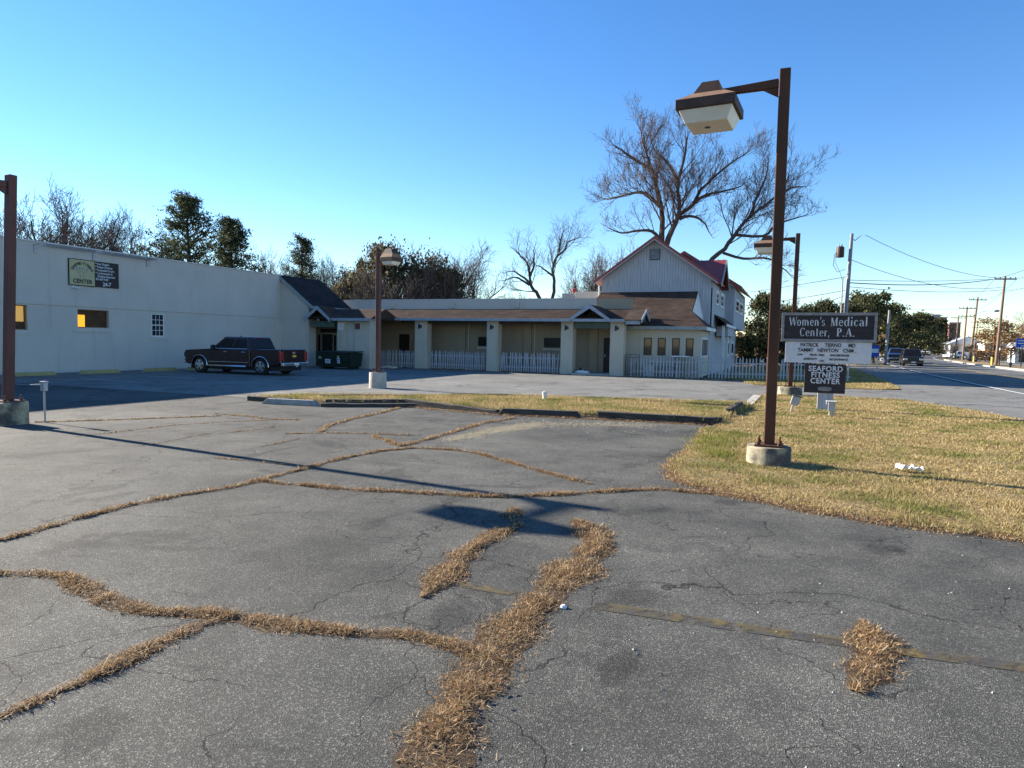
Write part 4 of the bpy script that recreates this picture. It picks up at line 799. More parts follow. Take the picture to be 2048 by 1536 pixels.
for k, (u, v, lb, mtl) in enumerate(((-21.9,33.5,'flattened pale cardboard heap beside the ladder','sand'),(-22.4,33.9,'torn white packaging left of the cardboard heap','paper'),(-10.35,34.75,'white bag of rubbish on the porch step','paper'),(-10.6,35.15,'small dark bag behind the white rubbish bag','blackp'))):
    t_ = thing('rubbish', lb, 'litter', (u,v,.0 if k < 2 else .09)); mb = MB(); nx = 9
    sc_ = ((.75,.3,.16),(.35,.2,.10),(.45,.22,.16),(.16,.16,.26))[k]
    mb.lathe([(.05,0),(.8,.02),(1,.3),(.75,.75),(.3,.95),(.03,1)],11); mb.v = [(x*sc_[0]*random.uniform(.7,1.15),y*sc_[1]*random.uniform(.7,1.2),z*sc_[2]*random.uniform(.6,1.2)) for x,y,z in mb.v]; mb.build('bag',mtl,t_)
for k, (u, lb, mtl, h_) in enumerate(((-7.0,'pale storage bin behind the fence left of the second window','white',.55),(-6.0,'lilac storage bin behind the fence under the third window','signframe',.5),(-5.4,'white folding table against the four windowed wall','white',1.12))):
    t_ = thing('storage_bin' if k < 2 else 'folding_table', lb, 'bin' if k < 2 else 'table', (u,35.75,0))
    if k < 2: MB().hexa([(-.24,-.18,0),(.24,-.18,0),(.24,.18,0),(-.24,.18,0)],[(-.30,-.22,h_),(.30,-.22,h_),(.30,.22,h_),(-.30,.22,h_)]).build('tub',mtl,t_,bevel=.02); box('lid',mtl,t_,-.32,.32,-.24,.24,h_+.002,h_+.05,.01)
    else:
        box('top',mtl,t_,-.42,.42,-.25,.25,h_-.04,h_+.02,.01)
        for x in (-.36,.36): box('leg','galv',t_,x-.02,x+.02,-.2,.2,0,h_-.041)

# ================================================================ vehicles
def wheel(root, x, y, r, side, w_=.26):
    t_ = MB().lathe([(r*.62,-w_/2),(r*.9,-w_/2),(r,-w_*.32),(r,w_*.32),(r*.9,w_/2),(r*.62,w_/2)],28,(x,y,r),'y').build('wheel','rubber',root,True)
    o = side*(w_/2-.02); rm = MB().lathe([(r*.63,-.02),(r*.63,.012),(r*.55,.0)],24,(x,y+o,r),'y').build('rim_dish','frame',t_,True)
    sp = MB()
    for k in range(5):
        a = 2*math.pi*k/5+.3; ca, sa = math.cos(a), math.sin(a); p = [(-.05,.06),(.05,.06),(.085,r*.6),(-.085,r*.6)]
        sp.add([(x+q*ca-h*sa*-1*0+ h*math.cos(a+math.pi/2)*0 + (q*-sa + h*ca), y+o+side*.03, r+(q*ca+h*sa)) for q,h in p] if False else [(x+(h*ca-q*sa), y+o+side*d, r+(h*sa+q*ca)) for d in (.012,.035) for q,h in p], [(0,1,2,3),(7,6,5,4),(0,1,5,4),(1,2,6,5),(2,3,7,6),(3,0,4,7)])
    sp.lathe([(.07,min(0,side*.04)),(.07,max(0,side*.04))],12,(x,y+o,r),'y').lathe([(r*.63,side*.010),(r*.63,side*.03),(r*.57,side*.03)],24,(x,y+o,r),'y')
    sp.f = [f for f in sp.f if len(f) < 20]; sp.build('rim','chrome',t_,True)
def arch(cx, r, z0, n=9): return [(cx+r*math.cos(math.pi*k/n), max(z0, .40+r*math.sin(math.pi*k/n)) ) for k in range(n+1)]
def loft(root, name, m, b, t, yb, yt, zb, zt, crown=0.03):
    # greenhouse: base rectangle (b0..b1, +-yb, zb) to roof rectangle (t0..t1, +-yt, zt)
    mb = MB().hexa([(b[0],-yb,zb),(b[1],-yb,zb),(b[1],yb,zb),(b[0],yb,zb)],[(t[0],-yt,zt),(t[1],-yt,zt),(t[1],yt,zt),(t[0],yt,zt)])
    return mb.build(name, m, root, bevel=.07, fix=True)
def vehicle(name, label, cat, loc, rz, paint, kind, scale=1.0, group='vehicles on the road'):
    r = thing(name, label, cat, loc, rz, group, scale)
    if kind == 'pickup':
        L0, L1, fx, rx, R, hw = -2.92, 2.92, -1.95, 1.72, .41, .99; belt = 1.20; prof_top = [(-2.88,.62),(-2.91,1.02),(-2.84,1.13),(-1.32,1.22),(1.12,1.24)]; b=(-1.36,1.12); t=(-.58,.90); zt=1.82
    elif kind == 'suv':
        L0, L1, fx, rx, R, hw = -2.3, 2.3, -1.40, 1.38, .37, .92; belt = 1.06; prof_top = [(-2.26,.55),(-2.27,.86),(-2.12,.98),(-.98,1.06),(2.20,1.10),(2.28,.8)]; b=(-1.02,2.20); t=(-.42,1.90); zt=1.74
    else:
        L0, L1, fx, rx, R, hw = -2.35, 2.35, -1.45, 1.35, .33, .90; belt = .92; prof_top = [(-2.32,.50),(-2.30,.70),(-2.05,.80),(-.85,.92),(1.75,.96),(2.28,.90),(2.34,.6)]; b=(-.95,1.85); t=(-.20,1.15); zt=1.44
    z0 = .36 if kind == 'pickup' else .24
    low = [(L0+.05,z0+.12)]+prof_top
    if kind == 'pickup': low += [(1.12,z0)]
    else: low += [(L1-.04,z0+.1)]
    bottom = ([] if kind == 'pickup' else arch(rx,R*1.14,z0))+arch(fx,R*1.14,z0)
    poly = low+bottom
    body = MB().prism(poly,'y',-hw,hw).build('body',paint,r,bevel=.05,fix=True)
    inn = MB().box(L0+.3,L1-.25,-hw+.14,hw-.14,.22,.62).build('underbody','blackp',r)
    if kind == 'pickup':
        bp = [(1.15,z0+.02)]+[(1.15,1.22),(2.86,1.26),(2.90,.62),(2.80,.56)]+arch(rx,R*1.16,z0)
        for s_ in (-1,1): 
            y0, y1 = sorted((s_*hw, s_*(hw-.12))); MB().prism(bp,'y',y0,y1).build('bed_side',paint,r,bevel=.03,fix=True)
        box('bed_floor','blackp',r,1.16,2.80,-hw+.13,hw-.13,.62,.70); box('bed_front',paint,r,1.14,1.19,-hw+.125,hw-.125,.6,1.22)
        tg = MB().box(2.82,2.90,-hw+.19,hw-.19,.64,1.25).build('tailgate',paint,r,bevel=.02)
        box('tailgate_handle','chrome',tg,2.895,2.925,-.10,.10,1.04,1.13,.01); MB().box(2.90,2.925,-.15,.15,.905,.965).box(2.90,2.928,-.08,.08,.88,.99).build('emblem','bollard',tg)
        bmp_ = MB().box(2.88,3.04,-hw+.02,hw-.02,.46,.63).build('rear_bumper','chrome',r,bevel=.03); box('number_plate','white',bmp_,3.042,3.05,-.17,.17,.50,.62)
        MB().tube([(2.9,.0,.42),(3.12,0,.42),(3.12,0,.50)],.03,6).build('tow_hitch','chrome',r)
        for s_ in (-1,1): MB().box(2.80,2.925,min(s_*(hw-.18),s_*(hw+.012)),max(s_*(hw-.18),s_*(hw+.012)),.72,1.14).build('tail_lamp','taillight',r,bevel=.02)
        MB().box(-3.0,-2.86,-hw+.03,hw-.03,.48,.66).build('front_bumper','chrome',r,bevel=.03); box('grille','frame',r,-2.925,-2.885,-.62,.62,.68,1.0); 
        for s_ in (-1,1): MB().box(-2.925,-2.74,min(s_*.64,s_*(hw+.006)),max(s_*.64,s_*(hw+.006)),.78,1.02).build('headlamp','pane',r,bevel=.02)
        for s_ in (-1,1):
            for ax_, n_ in ((fx,0),(rx,1)): MB().tube([(ax_+R*1.2*math.cos(math.pi*k/12), s_*(hw+.012), .40+R*1.2*math.sin(math.pi*k/12)) for k in range(13)],.022,6).build('arch_trim','chrome',r,True)
            MB().tube([(-1.42,s_*(hw+.10),.40),(.98,s_*(hw+.10),.40)],.045,6).build('running_board','chrome',r,True); box('moulding','chrome',r,-1.40,1.0,*sorted((s_*(hw+.002),s_*(hw+.018))),.585,.605)
            for x in (-.48,.62): MB().tube([(x,s_*(hw+.006),1.08),(x+.05,s_*(hw+.045),1.085),(x+.19,s_*(hw+.045),1.085),(x+.24,s_*(hw+.006),1.08)],.018,6).build('door_handle','chrome',r,True)
            for x in (-1.22,-.14,.98): box('door_gap','blackp',r,x-.006,x+.006,*sorted((s_*(hw-.01),s_*(hw+.003))),.5,1.17)
            MB().hexa([(-1.12,s_*(hw+.02),1.16),(-.92,s_*(hw+.02),1.16),(-.92,s_*(hw+.24),1.18),(-1.06,s_*(hw+.24),1.18)],[(-1.10,s_*(hw+.04),1.42),(-.92,s_*(hw+.04),1.42),(-.92,s_*(hw+.22),1.40),(-1.05,s_*(hw+.22),1.40)]).build('mirror','blackp',r,bevel=.03,fix=True)
    else:
        MB().box(L0-.06,L0+.06,-hw+.05,hw-.05,.30,.5).build('front_bumper',paint,r,bevel=.03); box('grille','frame',r,L0-.03,L0+.02,-.45,.45,.52,.74)
        for s_ in (-1,1): MB().box(L0-.02,L0+.16,min(s_*.5,s_*(hw-.03)),max(s_*.5,s_*(hw-.03)),.60,.76).build('headlamp','lens',r,bevel=.02); MB().box(L1-.14,L1+.01,min(s_*.6,s_*(hw+.006)),max(s_*.6,s_*(hw+.006)),.70,.92).build('tail_lamp','taillight',r,bevel=.02)
        for s_ in (-1,1): MB().box(b[0]+.08,b[0]+.24,min(s_*hw,s_*(hw+.2)),max(s_*hw,s_*(hw+.2)),belt-.02,belt+.14).build('mirror',paint,r,bevel=.03)
        box('number_plate','white',r,L0-.075,L0-.062,-.2,.2,.34,.46)
    yb, yt = hw-.05, hw-.24
    cab = loft(r,'cab',paint,b,t,yb,yt,belt-.02,zt)
    # panes laid on the sloping cab faces
    def pt(fx_, fz, s_): # along side, fz 0..1 height
        x0 = b[0]+(t[0]-b[0])*fz; x1 = b[1]+(t[1]-b[1])*fz; return (x0+(x1-x0)*fx_, s_*(yb+(yt-yb)*fz+.012), belt+(zt-belt)*fz)
    for s_ in (-1,1):
        for a0, a1, c0, c1 in ((.10,.50,.10,.47),(.53,.90,.53,.90)) if kind != 'suv' else ((.06,.36,.08,.36),(.39,.66,.39,.66),(.69,.95,.69,.93)):
            p = [pt(a0,.10,s_),pt(a1,.10,s_),pt(c1,.84,s_),pt(c0+.02,.84,s_)]; MB().add(p+[(x,y-s_*.02,z) for x,y,z in p],[(0,1,2,3),(7,6,5,4),(0,1,5,4),(1,2,6,5),(2,3,7,6),(3,0,4,7)]).build('side_window','darkglass',cab)
    for e, sg, nm in ((0,-1,'windscreen'),(1,1,'rear_window')):
        def q(fy, fz): x = b[e]+(t[e]-b[e])*fz+sg*.012; y = (yb+(yt-yb)*fz)*fy; return (x,y,belt+(zt-belt)*fz)
        p = [q(-.88,.08),q(.88,.08),q(.86,.88),q(-.86,.88)]; MB().add(p+[(x-sg*.02,y,z) for x,y,z in p],[(0,1,2,3),(7,6,5,4),(0,1,5,4),(1,2,6,5),(2,3,7,6),(3,0,4,7)]).build(nm,'darkglass',cab)
    if kind == 'pickup':
        for s_ in (-1,1): MB().tube([pt(.08,.06,s_),pt(.92,.06,s_)],.014,5).build('belt_trim','chrome',cab)
        box('stop_lamp','taillight',cab,t[1]-.02,t[1]+.05,-.18,.18,zt-.07,zt-.03); MB().lathe([(.05,zt-.01),(.03,zt+.05)],8,(t[0]+.3,0,0)).build('antenna','blackp',cab)
    for x in (fx, rx):
        for s_ in (-1,1): wheel(r, x, s_*(hw-.13), R, s_)
    return r
vehicle('pickup_truck','maroon four door pickup truck parked nose to the stucco wall','pickup truck',(-23.35,23.95,0),math.radians(3),'maroon','pickup',.93,'parked pickup')
LANE = lambda v, off: edge_u(v)+off
def heading(v): return math.atan(6.6e-4*2*(v-40) if v > 40 else 0)
for kind, v, off, lb, cat, nm, pt_, dr in (('suv',80.3,1.9,'dark SUV coming towards the lot on the road','SUV','suv','carblack',1),('pickup',98,1.6,'blue pickup truck half hidden behind the dark SUV','pickup truck','pickup_truck','carblue',1),('sedan',150,3.0,'white sedan on the bend of the road','car','sedan','carwhite',1),('pickup',235,3.6,'distant white pickup truck beyond the bend','pickup truck','pickup_truck','carwhite',1)):
    vehicle(nm, lb, cat, (LANE(v,off),v,.012), math.pi/2-heading(v)*1.0, pt_, kind)
for kind, u, v, rz, lb, cat, nm, pt_ in (('pickup',36.5,128,.3,'dark blue pickup parked in the far lot under the brown tree','pickup truck','pickup_truck','carblue'),('suv',33,150,1.2,'black SUV parked behind the utility poles','SUV','suv','carblack'),('sedan',44,140,.2,'dark sedan parked beside the white booth','car','sedan','carblack'),('sedan',31.5,165,.6,'white car parked far behind the leaning utility pole','car','sedan','carwhite')):
    vehicle(nm, lb, cat, (u,v,.022), rz, pt_, kind, group='vehicles in the far lot')

# ================================================================ utility poles and wires
def upole(label, u, v, h, lean=(0,0), m='wood', arms=((-.5,),), armdir=0.0, extra=None):
    r = thing('utility_pole', label, 'utility pole', (u,v,0), 0, 'utility poles')
    MB().tube([(0,0,-.1),(lean[0]*.5,lean[1]*.5,h*.5),(lean[0],lean[1],h)],[.17,.145,.115],12).build('pole',m,r,True)
    c, s = math.cos(armdir), math.sin(armdir)
    for dz, hl in arms:
        k = (h-dz)/h; ox, oy = lean[0]*k, lean[1]*k
        a = MB().hexa([(ox-c*hl-s*-.16,oy-s*hl-c*.16,h-dz-.06),(ox+c*hl+s*.16,oy+s*hl-c*.16,h-dz-.06),(ox+c*hl+s*.06,oy+s*hl-c*.06,h-dz-.06),(ox-c*hl+s*.06,oy-s*hl-c*.06,h-dz-.06)],
             [(ox-c*hl+s*.16,oy-s*hl-c*.16,h-dz+.06),(ox+c*hl+s*.16,oy+s*hl-c*.16,h-dz+.06),(ox+c*hl+s*.06,oy+s*hl-c*.06,h-dz+.06),(ox-c*hl+s*.06,oy-s*hl-c*.06,h-dz+.06)]).build('crossarm',m,r)
        for f in (-.92,-.45,.45,.92): MB().lathe([(.03,0),(.06,.05),(.04,.1),(.06,.14),(.03,.18)],8,(ox+c*hl*f,oy+s*hl*f-.1,h-dz+.06)).build('insulator','frame',a,True)
    if extra == 'transformer':
        MB().lathe([(.05,0),(.27,.03),(.28,.08),(.28,.72),(.24,.80),(.05,.84)],18,(-.48,-.1,h-1.75)).build('transformer','bronze',r,True)
        for k in (-.1,.1): MB().lathe([(.035,h-.93),(.05,h-.85),(.03,h-.72)],8,(-.48+k,-.1,0)).build('bushing','galv',r,True)
        MB().tube([(-.5,-.3,h-1.2),(-.85,-.2,h-1.5),(-.9,-.1,h-2.3),(-.6,0,h-2.8),(-.1,0,h-2.6)],.018,5).build('drop_lead','wire',r,True); MB().tube([(-.75,-.1,h-1.3),(-.8,0,h-2.0),(-.4,-.1,h-2.9),(-.25,-.1,h-3.4)],.014,5).build('drop_lead','wire',r,True)
        MB().tube([(-.22,-.1,0),(-.22,-.1,h-3.2)],.05,8).build('riser_pipe','galv',r,True); MB().tube([(.1,0,h-.35),(.5,0,h-.5),(.75,.1,h-.25),(.9,.1,h-.1)],.035,6).build('wire_bracket','galv',r,True)
    if extra == 'streetlight':
        MB().tube([(0,0,h*.72),(1.2,-.4,h*.78),(2.4,-.8,h*.79)],.04,6).build('light_arm','galv',r,True); MB().lathe([(.05,-.4),(.16,-.3),(.18,.2),(.05,.4)],10,(2.7,-.9,h*.785),'x').build('light_head','galv',r,True)
    return r
upole('grey pole with black transformer rising behind the medical sign', 3.45, 55.9, 10.15, (.25,0), 'greypole', (), 0, 'transformer')
upole('tall sunlit utility pole beside the yellow bollard across the road', 20.77, 88.9, 9.9, (.35,0), 'wood', ((.35,1.1),), math.radians(12))
upole('leaning utility pole carrying the street light arm', 24.5, 118.7, 9.6, (.5,0), 'wood', ((.4,1.2),), math.radians(14), 'streetlight')
upole('straight utility pole at the kerb corner with two crossarms', 26.4, 133, 9.0, (.2,0), 'wood', ((.3,1.3),(1.6,1.3)), math.radians(16))
upole('thin far utility pole behind the leaning street light pole', 30.5, 160, 8.5, (.1,0), 'wood', ((.3,1.4),), math.radians(18))
upole('far utility pole standing in front of the brown tree', 40.5, 192, 8.8, (.2,0), 'wood', ((.3,1.6),(1.6,1.2)), math.radians(18))
upole('bare weathered pole standing before the roadside evergreens', 9.6, 85, 6.0, (.15,0), 'greypole', ())
def wire(label, a, b, sag, r_=.02, n=14):
    pts = [tuple(a[i]+(b[i]-a[i])*k/n-(sag*4*(k/n)*(1-k/n) if i == 2 else 0) for i in range(3)) for k in range(n+1)]
    return tag(MB().tube(pts,r_,4,False).build('overhead_wire','wire'), label, 'wire', 'overhead wires')
wire('upper wire dropping right from the top bracket of the transformer pole',(4.6,55.9,10.0),(22,88.8,9.65),.9)
wire('wire leaving the transformer pole below the transformer to the right',(3.7,55.9,8.25),(20.9,88.9,8.7),.9)
wire('thick cable running right from the transformer pole under the other wires',(3.7,55.9,6.55),(20.0,88.8,9.55),.35,.035)
wire('thin wire just below the thick cable at the transformer pole',(3.7,55.9,6.25),(21,88.9,8.4),.3)
wire('thin wire just above the thick cable at the transformer pole',(3.7,55.9,6.75),(19.8,88.9,9.6),.15)
wire('wire running left from the transformer pole past the lamp',(3.5,55.9,7.0),(-16,90,7.6),.3)
wire('lower wire running left from the transformer pole behind the house',(3.5,55.9,6.0),(-16,92,6.2),.4)
wire('steep service wire falling left from the transformer pole',(3.4,55.9,5.6),(-4,62,3.6),.25)
for k, (z, lb) in enumerate(((9.62,'roadside wire from the left end of the sunlit pole crossarm'),(9.60,'roadside wire from the right end of the sunlit pole crossarm'),(8.2,'roadside cable below the crossarm of the sunlit pole'))):
    o = (-.75,1.35,.1)[k]; wire(lb+', going away',(20.9+o,88.9,z),(24.9+o,118.7,z-.35),.35); wire(lb+', coming nearer',(20.9+o,88.9,z),(18.6+o,44,z+.6),.7)
for k, (z, lb) in enumerate(((9.2,'far wire linking the street light pole and the kerb corner pole'),(7.6,'low far cable between the street light pole and the kerb corner pole'))): wire(lb,(25,118.7,z),(26.7,133,z-.5),.3)
wire('long wire crossing the sky left of the far poles above the evergreens',(25.5,133,8.6),(-8,118,8.4),.3); wire('lower long wire crossing before the roadside evergreens',(25.5,133,7.3),(-4,112,6.9),.3)

# ================================================================ far roadside
for u, v, lb, h in ((20.25,88.2,'yellow bollard left of the sunlit utility pole',1.05),(24.1,114.5,'yellow bollard beside the leaning street light pole',.95)):
    t_ = thing('bollard', lb, 'bollard', (u,v,.0), 0, 'yellow bollards'); MB().lathe([(.11,0),(.11,h-.05),(.07,h)],12).build('post','bollard',t_,True); MB().lathe([(.16,0),(.16,.12)],12).build('collar','kerb',t_)
t_ = thing('traffic_cone', 'striped traffic barrel at the foot of the leaning street light pole', 'traffic barrel', (24.9,117.6,.1)); MB().lathe([(.3,0),(.26,.3)],12).build('base','signblue',t_,True); MB().lathe([(.26,.3),(.22,.6)],12).build('band','white',t_,True); MB().lathe([(.22,.6),(.17,.95)],12).build('top','signblue',t_,True)
t_ = thing('welcome_sign', 'blue roadside sign with round seal on two posts by the booth', 'sign', (21.9,84.4,0))
box('panel','signblue',t_,-.55,1.35,-.03,.03,2.1,3.05,.02); MB().prism([(.4+.26*math.cos(a),3.08+.2*math.sin(a)) for a in [2*math.pi*k/18 for k in range(18)]],'y',-.045,-.031).build('seal','white',t_)
for z, x0, x1 in ((2.78,-.4,1.2),(2.50,-.4,1.2),(2.25,-.1,1.0)): box('print_line','white',t_,x0,x1,-.036,-.031,z,z+.09)
for x in (-.0,.95): box('post','frame',t_,x-.04,x+.04,-.02,.06,0,2.1)
t_ = thing('booth', 'small white booth behind the blue roadside sign', 'booth', (31.8,126,0))
box('wall','white',t_,-.2,5,-1,3,0,2.2); MB().prism([(-1.3,2.2),(3.3,2.2),(1,3.1)],'x',-.5,5.2).build('roof','coping',t_); box('door','pane',t_,.3,1.1,-1.04,-1.005,.1,1.95); box('column','white',t_,-.9,-.6,-1.2,-.9,0,2.2)
t_ = thing('mailbox_post', 'slim dark post with white lamp right of the sunlit utility pole', 'post', (21.7,91.5,0)); box('post','frame',t_,-.04,.04,-.04,.04,0,1.75); MB().lathe([(.05,1.75),(.12,1.85),(.1,2.0),(.03,2.05)],10).build('globe','white',t_,True)
t_ = thing('hydrant', 'dark stubby hydrant on the far verge', 'hydrant', (20.9,84.0,.09)); MB().lathe([(.10,0),(.10,.3),(.13,.31),(.13,.36),(.09,.4),(.03,.48)],10).build('barrel','frame',t_,True); MB().lathe([(.04,-.16),(.04,.16)],8,(0,0,.26),'x').build('nozzle','frame',t_)
t_ = thing('direction_sign', 'small blue and white sign right of the medical sign by the road', 'sign', (6.4,66,0)); box('panel','signblue',t_,-.55,.55,-.03,.03,1.0,2.0); box('print_line','white',t_,-.5,.5,-.036,-.031,1.35,1.7); 
for x in (-.45,.45): box('post','white',t_,x-.04,x+.04,-.02,.04,0,1.0)
def far_block(name, label, cat, u, v, w_, d_, h_, m, floors, cols, roof=None):
    r = thing(name, label, cat, (u,v,0)); box('wall',m,r,0,w_,0,d_,0,h_)
    for j in range(floors):
        for i in range(cols):
            x = w_*(i+.3)/cols; z = h_*(j+.35)/floors; o = box('window','frame',r,x,x+w_*.4/cols,-.12,-.01,z,z+h_*.45/floors); box('pane','pane',o,x+.1,x+w_*.4/cols-.1,-.16,-.121,z+.1,z+h_*.45/floors-.1)
    if roof == 'gable': MB().prism([(-1,h_),(w_+1,h_),(w_/2,h_+w_*.28)],'y',-.8,d_).build('roof','coping',r); MB().prism([(0,h_),(w_,h_),(w_/2,h_+w_*.24)],'y',-.9,-.81).build('gable','white',r)
    else: box('parapet','coping',r,-.3,w_+.3,-.3,d_+.3,h_,h_+.6)
    return r
bb = far_block('brick_building','tall brick apartment block above the end of the road','building',68.5,425,7.6,16,19,'brick',5,4); box('roof_box','signframe',bb,1,5,2,10,19.6,21)
far_block('brick_building','round fronted brick wing beside the tall brick block','building',76.6,420,5.0,14,16,'brick',4,3)
far_block('white_house','white gabled house behind the far utility poles','house',45,244,9,10,3.6,'white',1,3,'gable')
far_block('low_building','pale low building behind the parked cars','building',52,235,12,9,3.4,'stucco',1,4)

# ================================================================ trees
def curve(p, d, L, n, wob, upb):
    pts = [p]; d = d.normalized(); 
    for k in range(n):
        d = (d+Vector((random.gauss(0,wob),random.gauss(0,wob),random.gauss(0,wob)+upb))).normalized(); p = p+d*(L/n); pts.append(p)
    return pts
def side_dir(tan, ang):
    a = tan.cross(Vector((random.gauss(0,1),random.gauss(0,1),random.gauss(0,1)))).normalized(); return tan*math.cos(ang)+a*math.sin(ang)
def grow(big, fine, pts, rad, lv, cnt, ratio, wob=.14, upb=.05, minr=.011, start=.25):
    # branches off a limb; the two first orders go to the trunk mesh, the rest to the twig mesh
    L = sum((pts[i+1]-pts[i]).length for i in range(len(pts)-1)); n = max(2, min(cnt[0]*2, int(L/(.20,.26,.34,.46)[min(lv,3)])))
    for k in range(n):
        t = start+(1-start)*(k+random.random())/n; i = min(int(t*(len(pts)-1)), len(pts)-2); f = t*(len(pts)-1)-i
        p = pts[i].lerp(pts[i+1], f); tan = (pts[i+1]-pts[i]).normalized()
        l = max(.55, L*ratio*random.uniform(.6,1.25)*(1.12-.45*t)); d = side_dir(tan, math.radians(random.uniform(24,56))); d.z += .16
        r0 = max(minr, rad*(1-.65*t)*.52); seg = 4 if lv > 0 else 3
        q = curve(p, d, l, seg, wob, upb); tgt = big if lv >= 3 else fine
        tgt.tube(q, [r0*(1-.72*j/seg) if r0 > minr*1.3 else minr*(1-.25*j/seg) for j in range(seg+1)], 5 if lv >= 3 else 3, False)
        if lv > 0 and len(cnt) > 1: grow(big, fine, q, r0, lv-1, cnt[1:], max(ratio, .44), wob*1.15, upb, minr, .2)
def smooth_pts(pts, k=3):
    out = []
    for i in range(len(pts)-1):
        p0, p1, p2, p3 = pts[max(i-1,0)], pts[i], pts[i+1], pts[min(i+2,len(pts)-1)]
        for j in range(k):
            t = j/k; out.append(.5*((2*p1)+(p2-p0)*t+(2*p0-5*p1+4*p2-p3)*t*t+(3*p1-p0-3*p2+p3)*t**3)+Vector((random.gauss(0,.03),random.gauss(0,.03),0)))
    return out+[pts[-1]]
def bare_from_limbs(label, limbs, base, v, r0, cnt, ratio=.34, twig='twig', minr=.016, spread=1.5, ycent=None):
    big, fine = MB(), MB(); first = True
    for key, pl in limbs.items():
        y = 0.0; dy = random.gauss(0,.22) if not first else 0; pts = []
        for j, (u, z) in enumerate(pl): pts.append(Vector((u-base[0], y, z))); y += dy*spread*(.3+.2*j)
        main = len(key) == 1 or key in ('l1','l2','r1'); rr_ = r0*(1.0 if main else .5)
        if main: pts = [Vector((0,0,-.2)), Vector((0.25*(pts[0].x),0,pts[0].z*.5))]+pts
        cut = 2*3; pts = smooth_pts(pts); n = len(pts); big.tube(pts, [rr_*(1-.82*j/(n-1))+.015 for j in range(n)], 8, False)
        sub = pts[cut:] if main else pts
        grow(big, fine, sub, rr_*.6, 3, cnt, ratio, .09, .08, minr, .12); first = False
        for e in (pts[-1],): 
            tip = curve(e, e-pts[-2], .7, 3, .08, .08); big.tube(tip, [rr_*.2+.01,.025,.018,.012], 4, False); grow(big, fine, tip, .05, 1, (4,3), .6, .1, .08, minr, .1)
    r = thing('bare_tree', label, 'tree', (base[0], v, 0), 0, 'bare deciduous trees'); big.build('trunk','bark',r,True); fine.build('crown',twig,r); return r
BIG = {'l1':[(-11.17,10.63),(-11.2,12.2),(-11.16,14.0),(-11.58,15.82),(-11.88,17.52),(-12.42,19.24),(-12.83,20.71),(-13.08,22.2)],
 'l1b':[(-11.49,14.74),(-12.69,16.2),(-13.69,16.52),(-14.94,16.45),(-16.59,16.3),(-17.6,16.76)],'l1c':[(-12.28,18.63),(-13.79,19.85),(-15.07,20.94),(-15.73,21.5)],
 'l2':[(-10.8,10.37),(-10.15,12.39),(-9.71,13.56),(-9.64,14.98),(-9.69,16.4),(-9.19,18.83),(-8.9,20.67)],'l2a':[(-9.83,17.0),(-10.35,18.34),(-11.11,19.59),(-12.11,20.76),(-12.52,22.0)],
 'l2b':[(-9.72,13.68),(-8.58,14.79),(-7.94,16.27),(-6.62,17.79),(-5.33,19.05),(-4.4,19.8)],'l2c':[(-8.58,14.85),(-7.46,15.65),(-5.99,15.95),(-4.6,16.4)],
 'l3':[(-11.37,11.24),(-12.07,12.18),(-13.31,12.3),(-14.81,12.12),(-16.0,12.7)],'l4':[(-9.7,13.32),(-8.89,13.63),(-7.83,13.21),(-7.21,12.01)]}
BIG = {k: [(u, 10+(z-10)*.84) for u, z in l] for k, l in BIG.items()}
bare_from_limbs('tall bare tree with two trunks rising behind the house gable', BIG, (-10.95,0), 61, .31, (13,6,5,3), .40, 'twig', .011)
LEAN = {'r1':[(-7.17,8.48),(-5.73,9.98),(-4.73,11.45),(-3.84,12.48),(-2.75,13.38),(-1.69,14.25),(-0.9,15.6)],'r1b':[(-3.84,12.48),(-3.2,14.36),(-2.65,15.8),(-2.5,17.0)],
 'r2':[(-4.93,11.14),(-2.66,10.93),(-1.69,11.83),(-0.32,12.28),(0.5,12.5)],'r3':[(-5.82,9.65),(-4.12,9.1),(-2.58,9.11),(-1.56,8.7),(-0.5,7.7)],'r4':[(-1.68,14.15),(-0.63,14.8),(0.3,14.9)]}
bare_from_limbs('bare tree leaning right over the red roof of the house', LEAN, (-8.6,0), 60.5, .23, (13,6,5,3), .40, 'twig', .011)
TWO = {'a':[(-21.14,5.69),(-21.73,6.74),(-22.1,7.47),(-22.15,8.33),(-22.43,9.65),(-23.09,10.59),(-23.5,11.1)],'a2':[(-22.14,7.54),(-23.05,8.35),(-23.78,8.9),(-24.4,8.92)],'a3':[(-22.12,8.33),(-21.79,9.62),(-21.75,10.6),(-21.69,11.2)],'a4':[(-22.24,7.34),(-23.04,7.95),(-23.69,8.23),(-24.7,7.9)]}
TWO = {k: [(u, 5+(z-5)*.80) for u, z in l] for k, l in TWO.items()}
bare_from_limbs('slender bare tree leaning left above the arcade parapet', TWO, (-20.6,0), 57, .20, (8,5,4,3), .46, 'twigpale', .007)
TW2 = {'b':[(-19.89,5.68),(-19.8,7.62),(-20.03,8.66),(-19.79,9.95),(-18.99,10.75),(-18.67,11.57),(-18.2,11.8)],'b2':[(-19.46,10.58),(-19.34,11.47),(-19.16,12.29),(-18.85,12.7)],'b3':[(-20.02,8.15),(-20.94,8.95),(-21.6,9.3)]}
TW2 = {k: [(u, 5+(z-5)*.84) for u, z in l] for k, l in TW2.items()}
bare_from_limbs('tall crooked bare tree left of the rooftop unit', TW2, (-19.9,0), 57, .18, (8,5,4,3), .46, 'twigpale', .007)
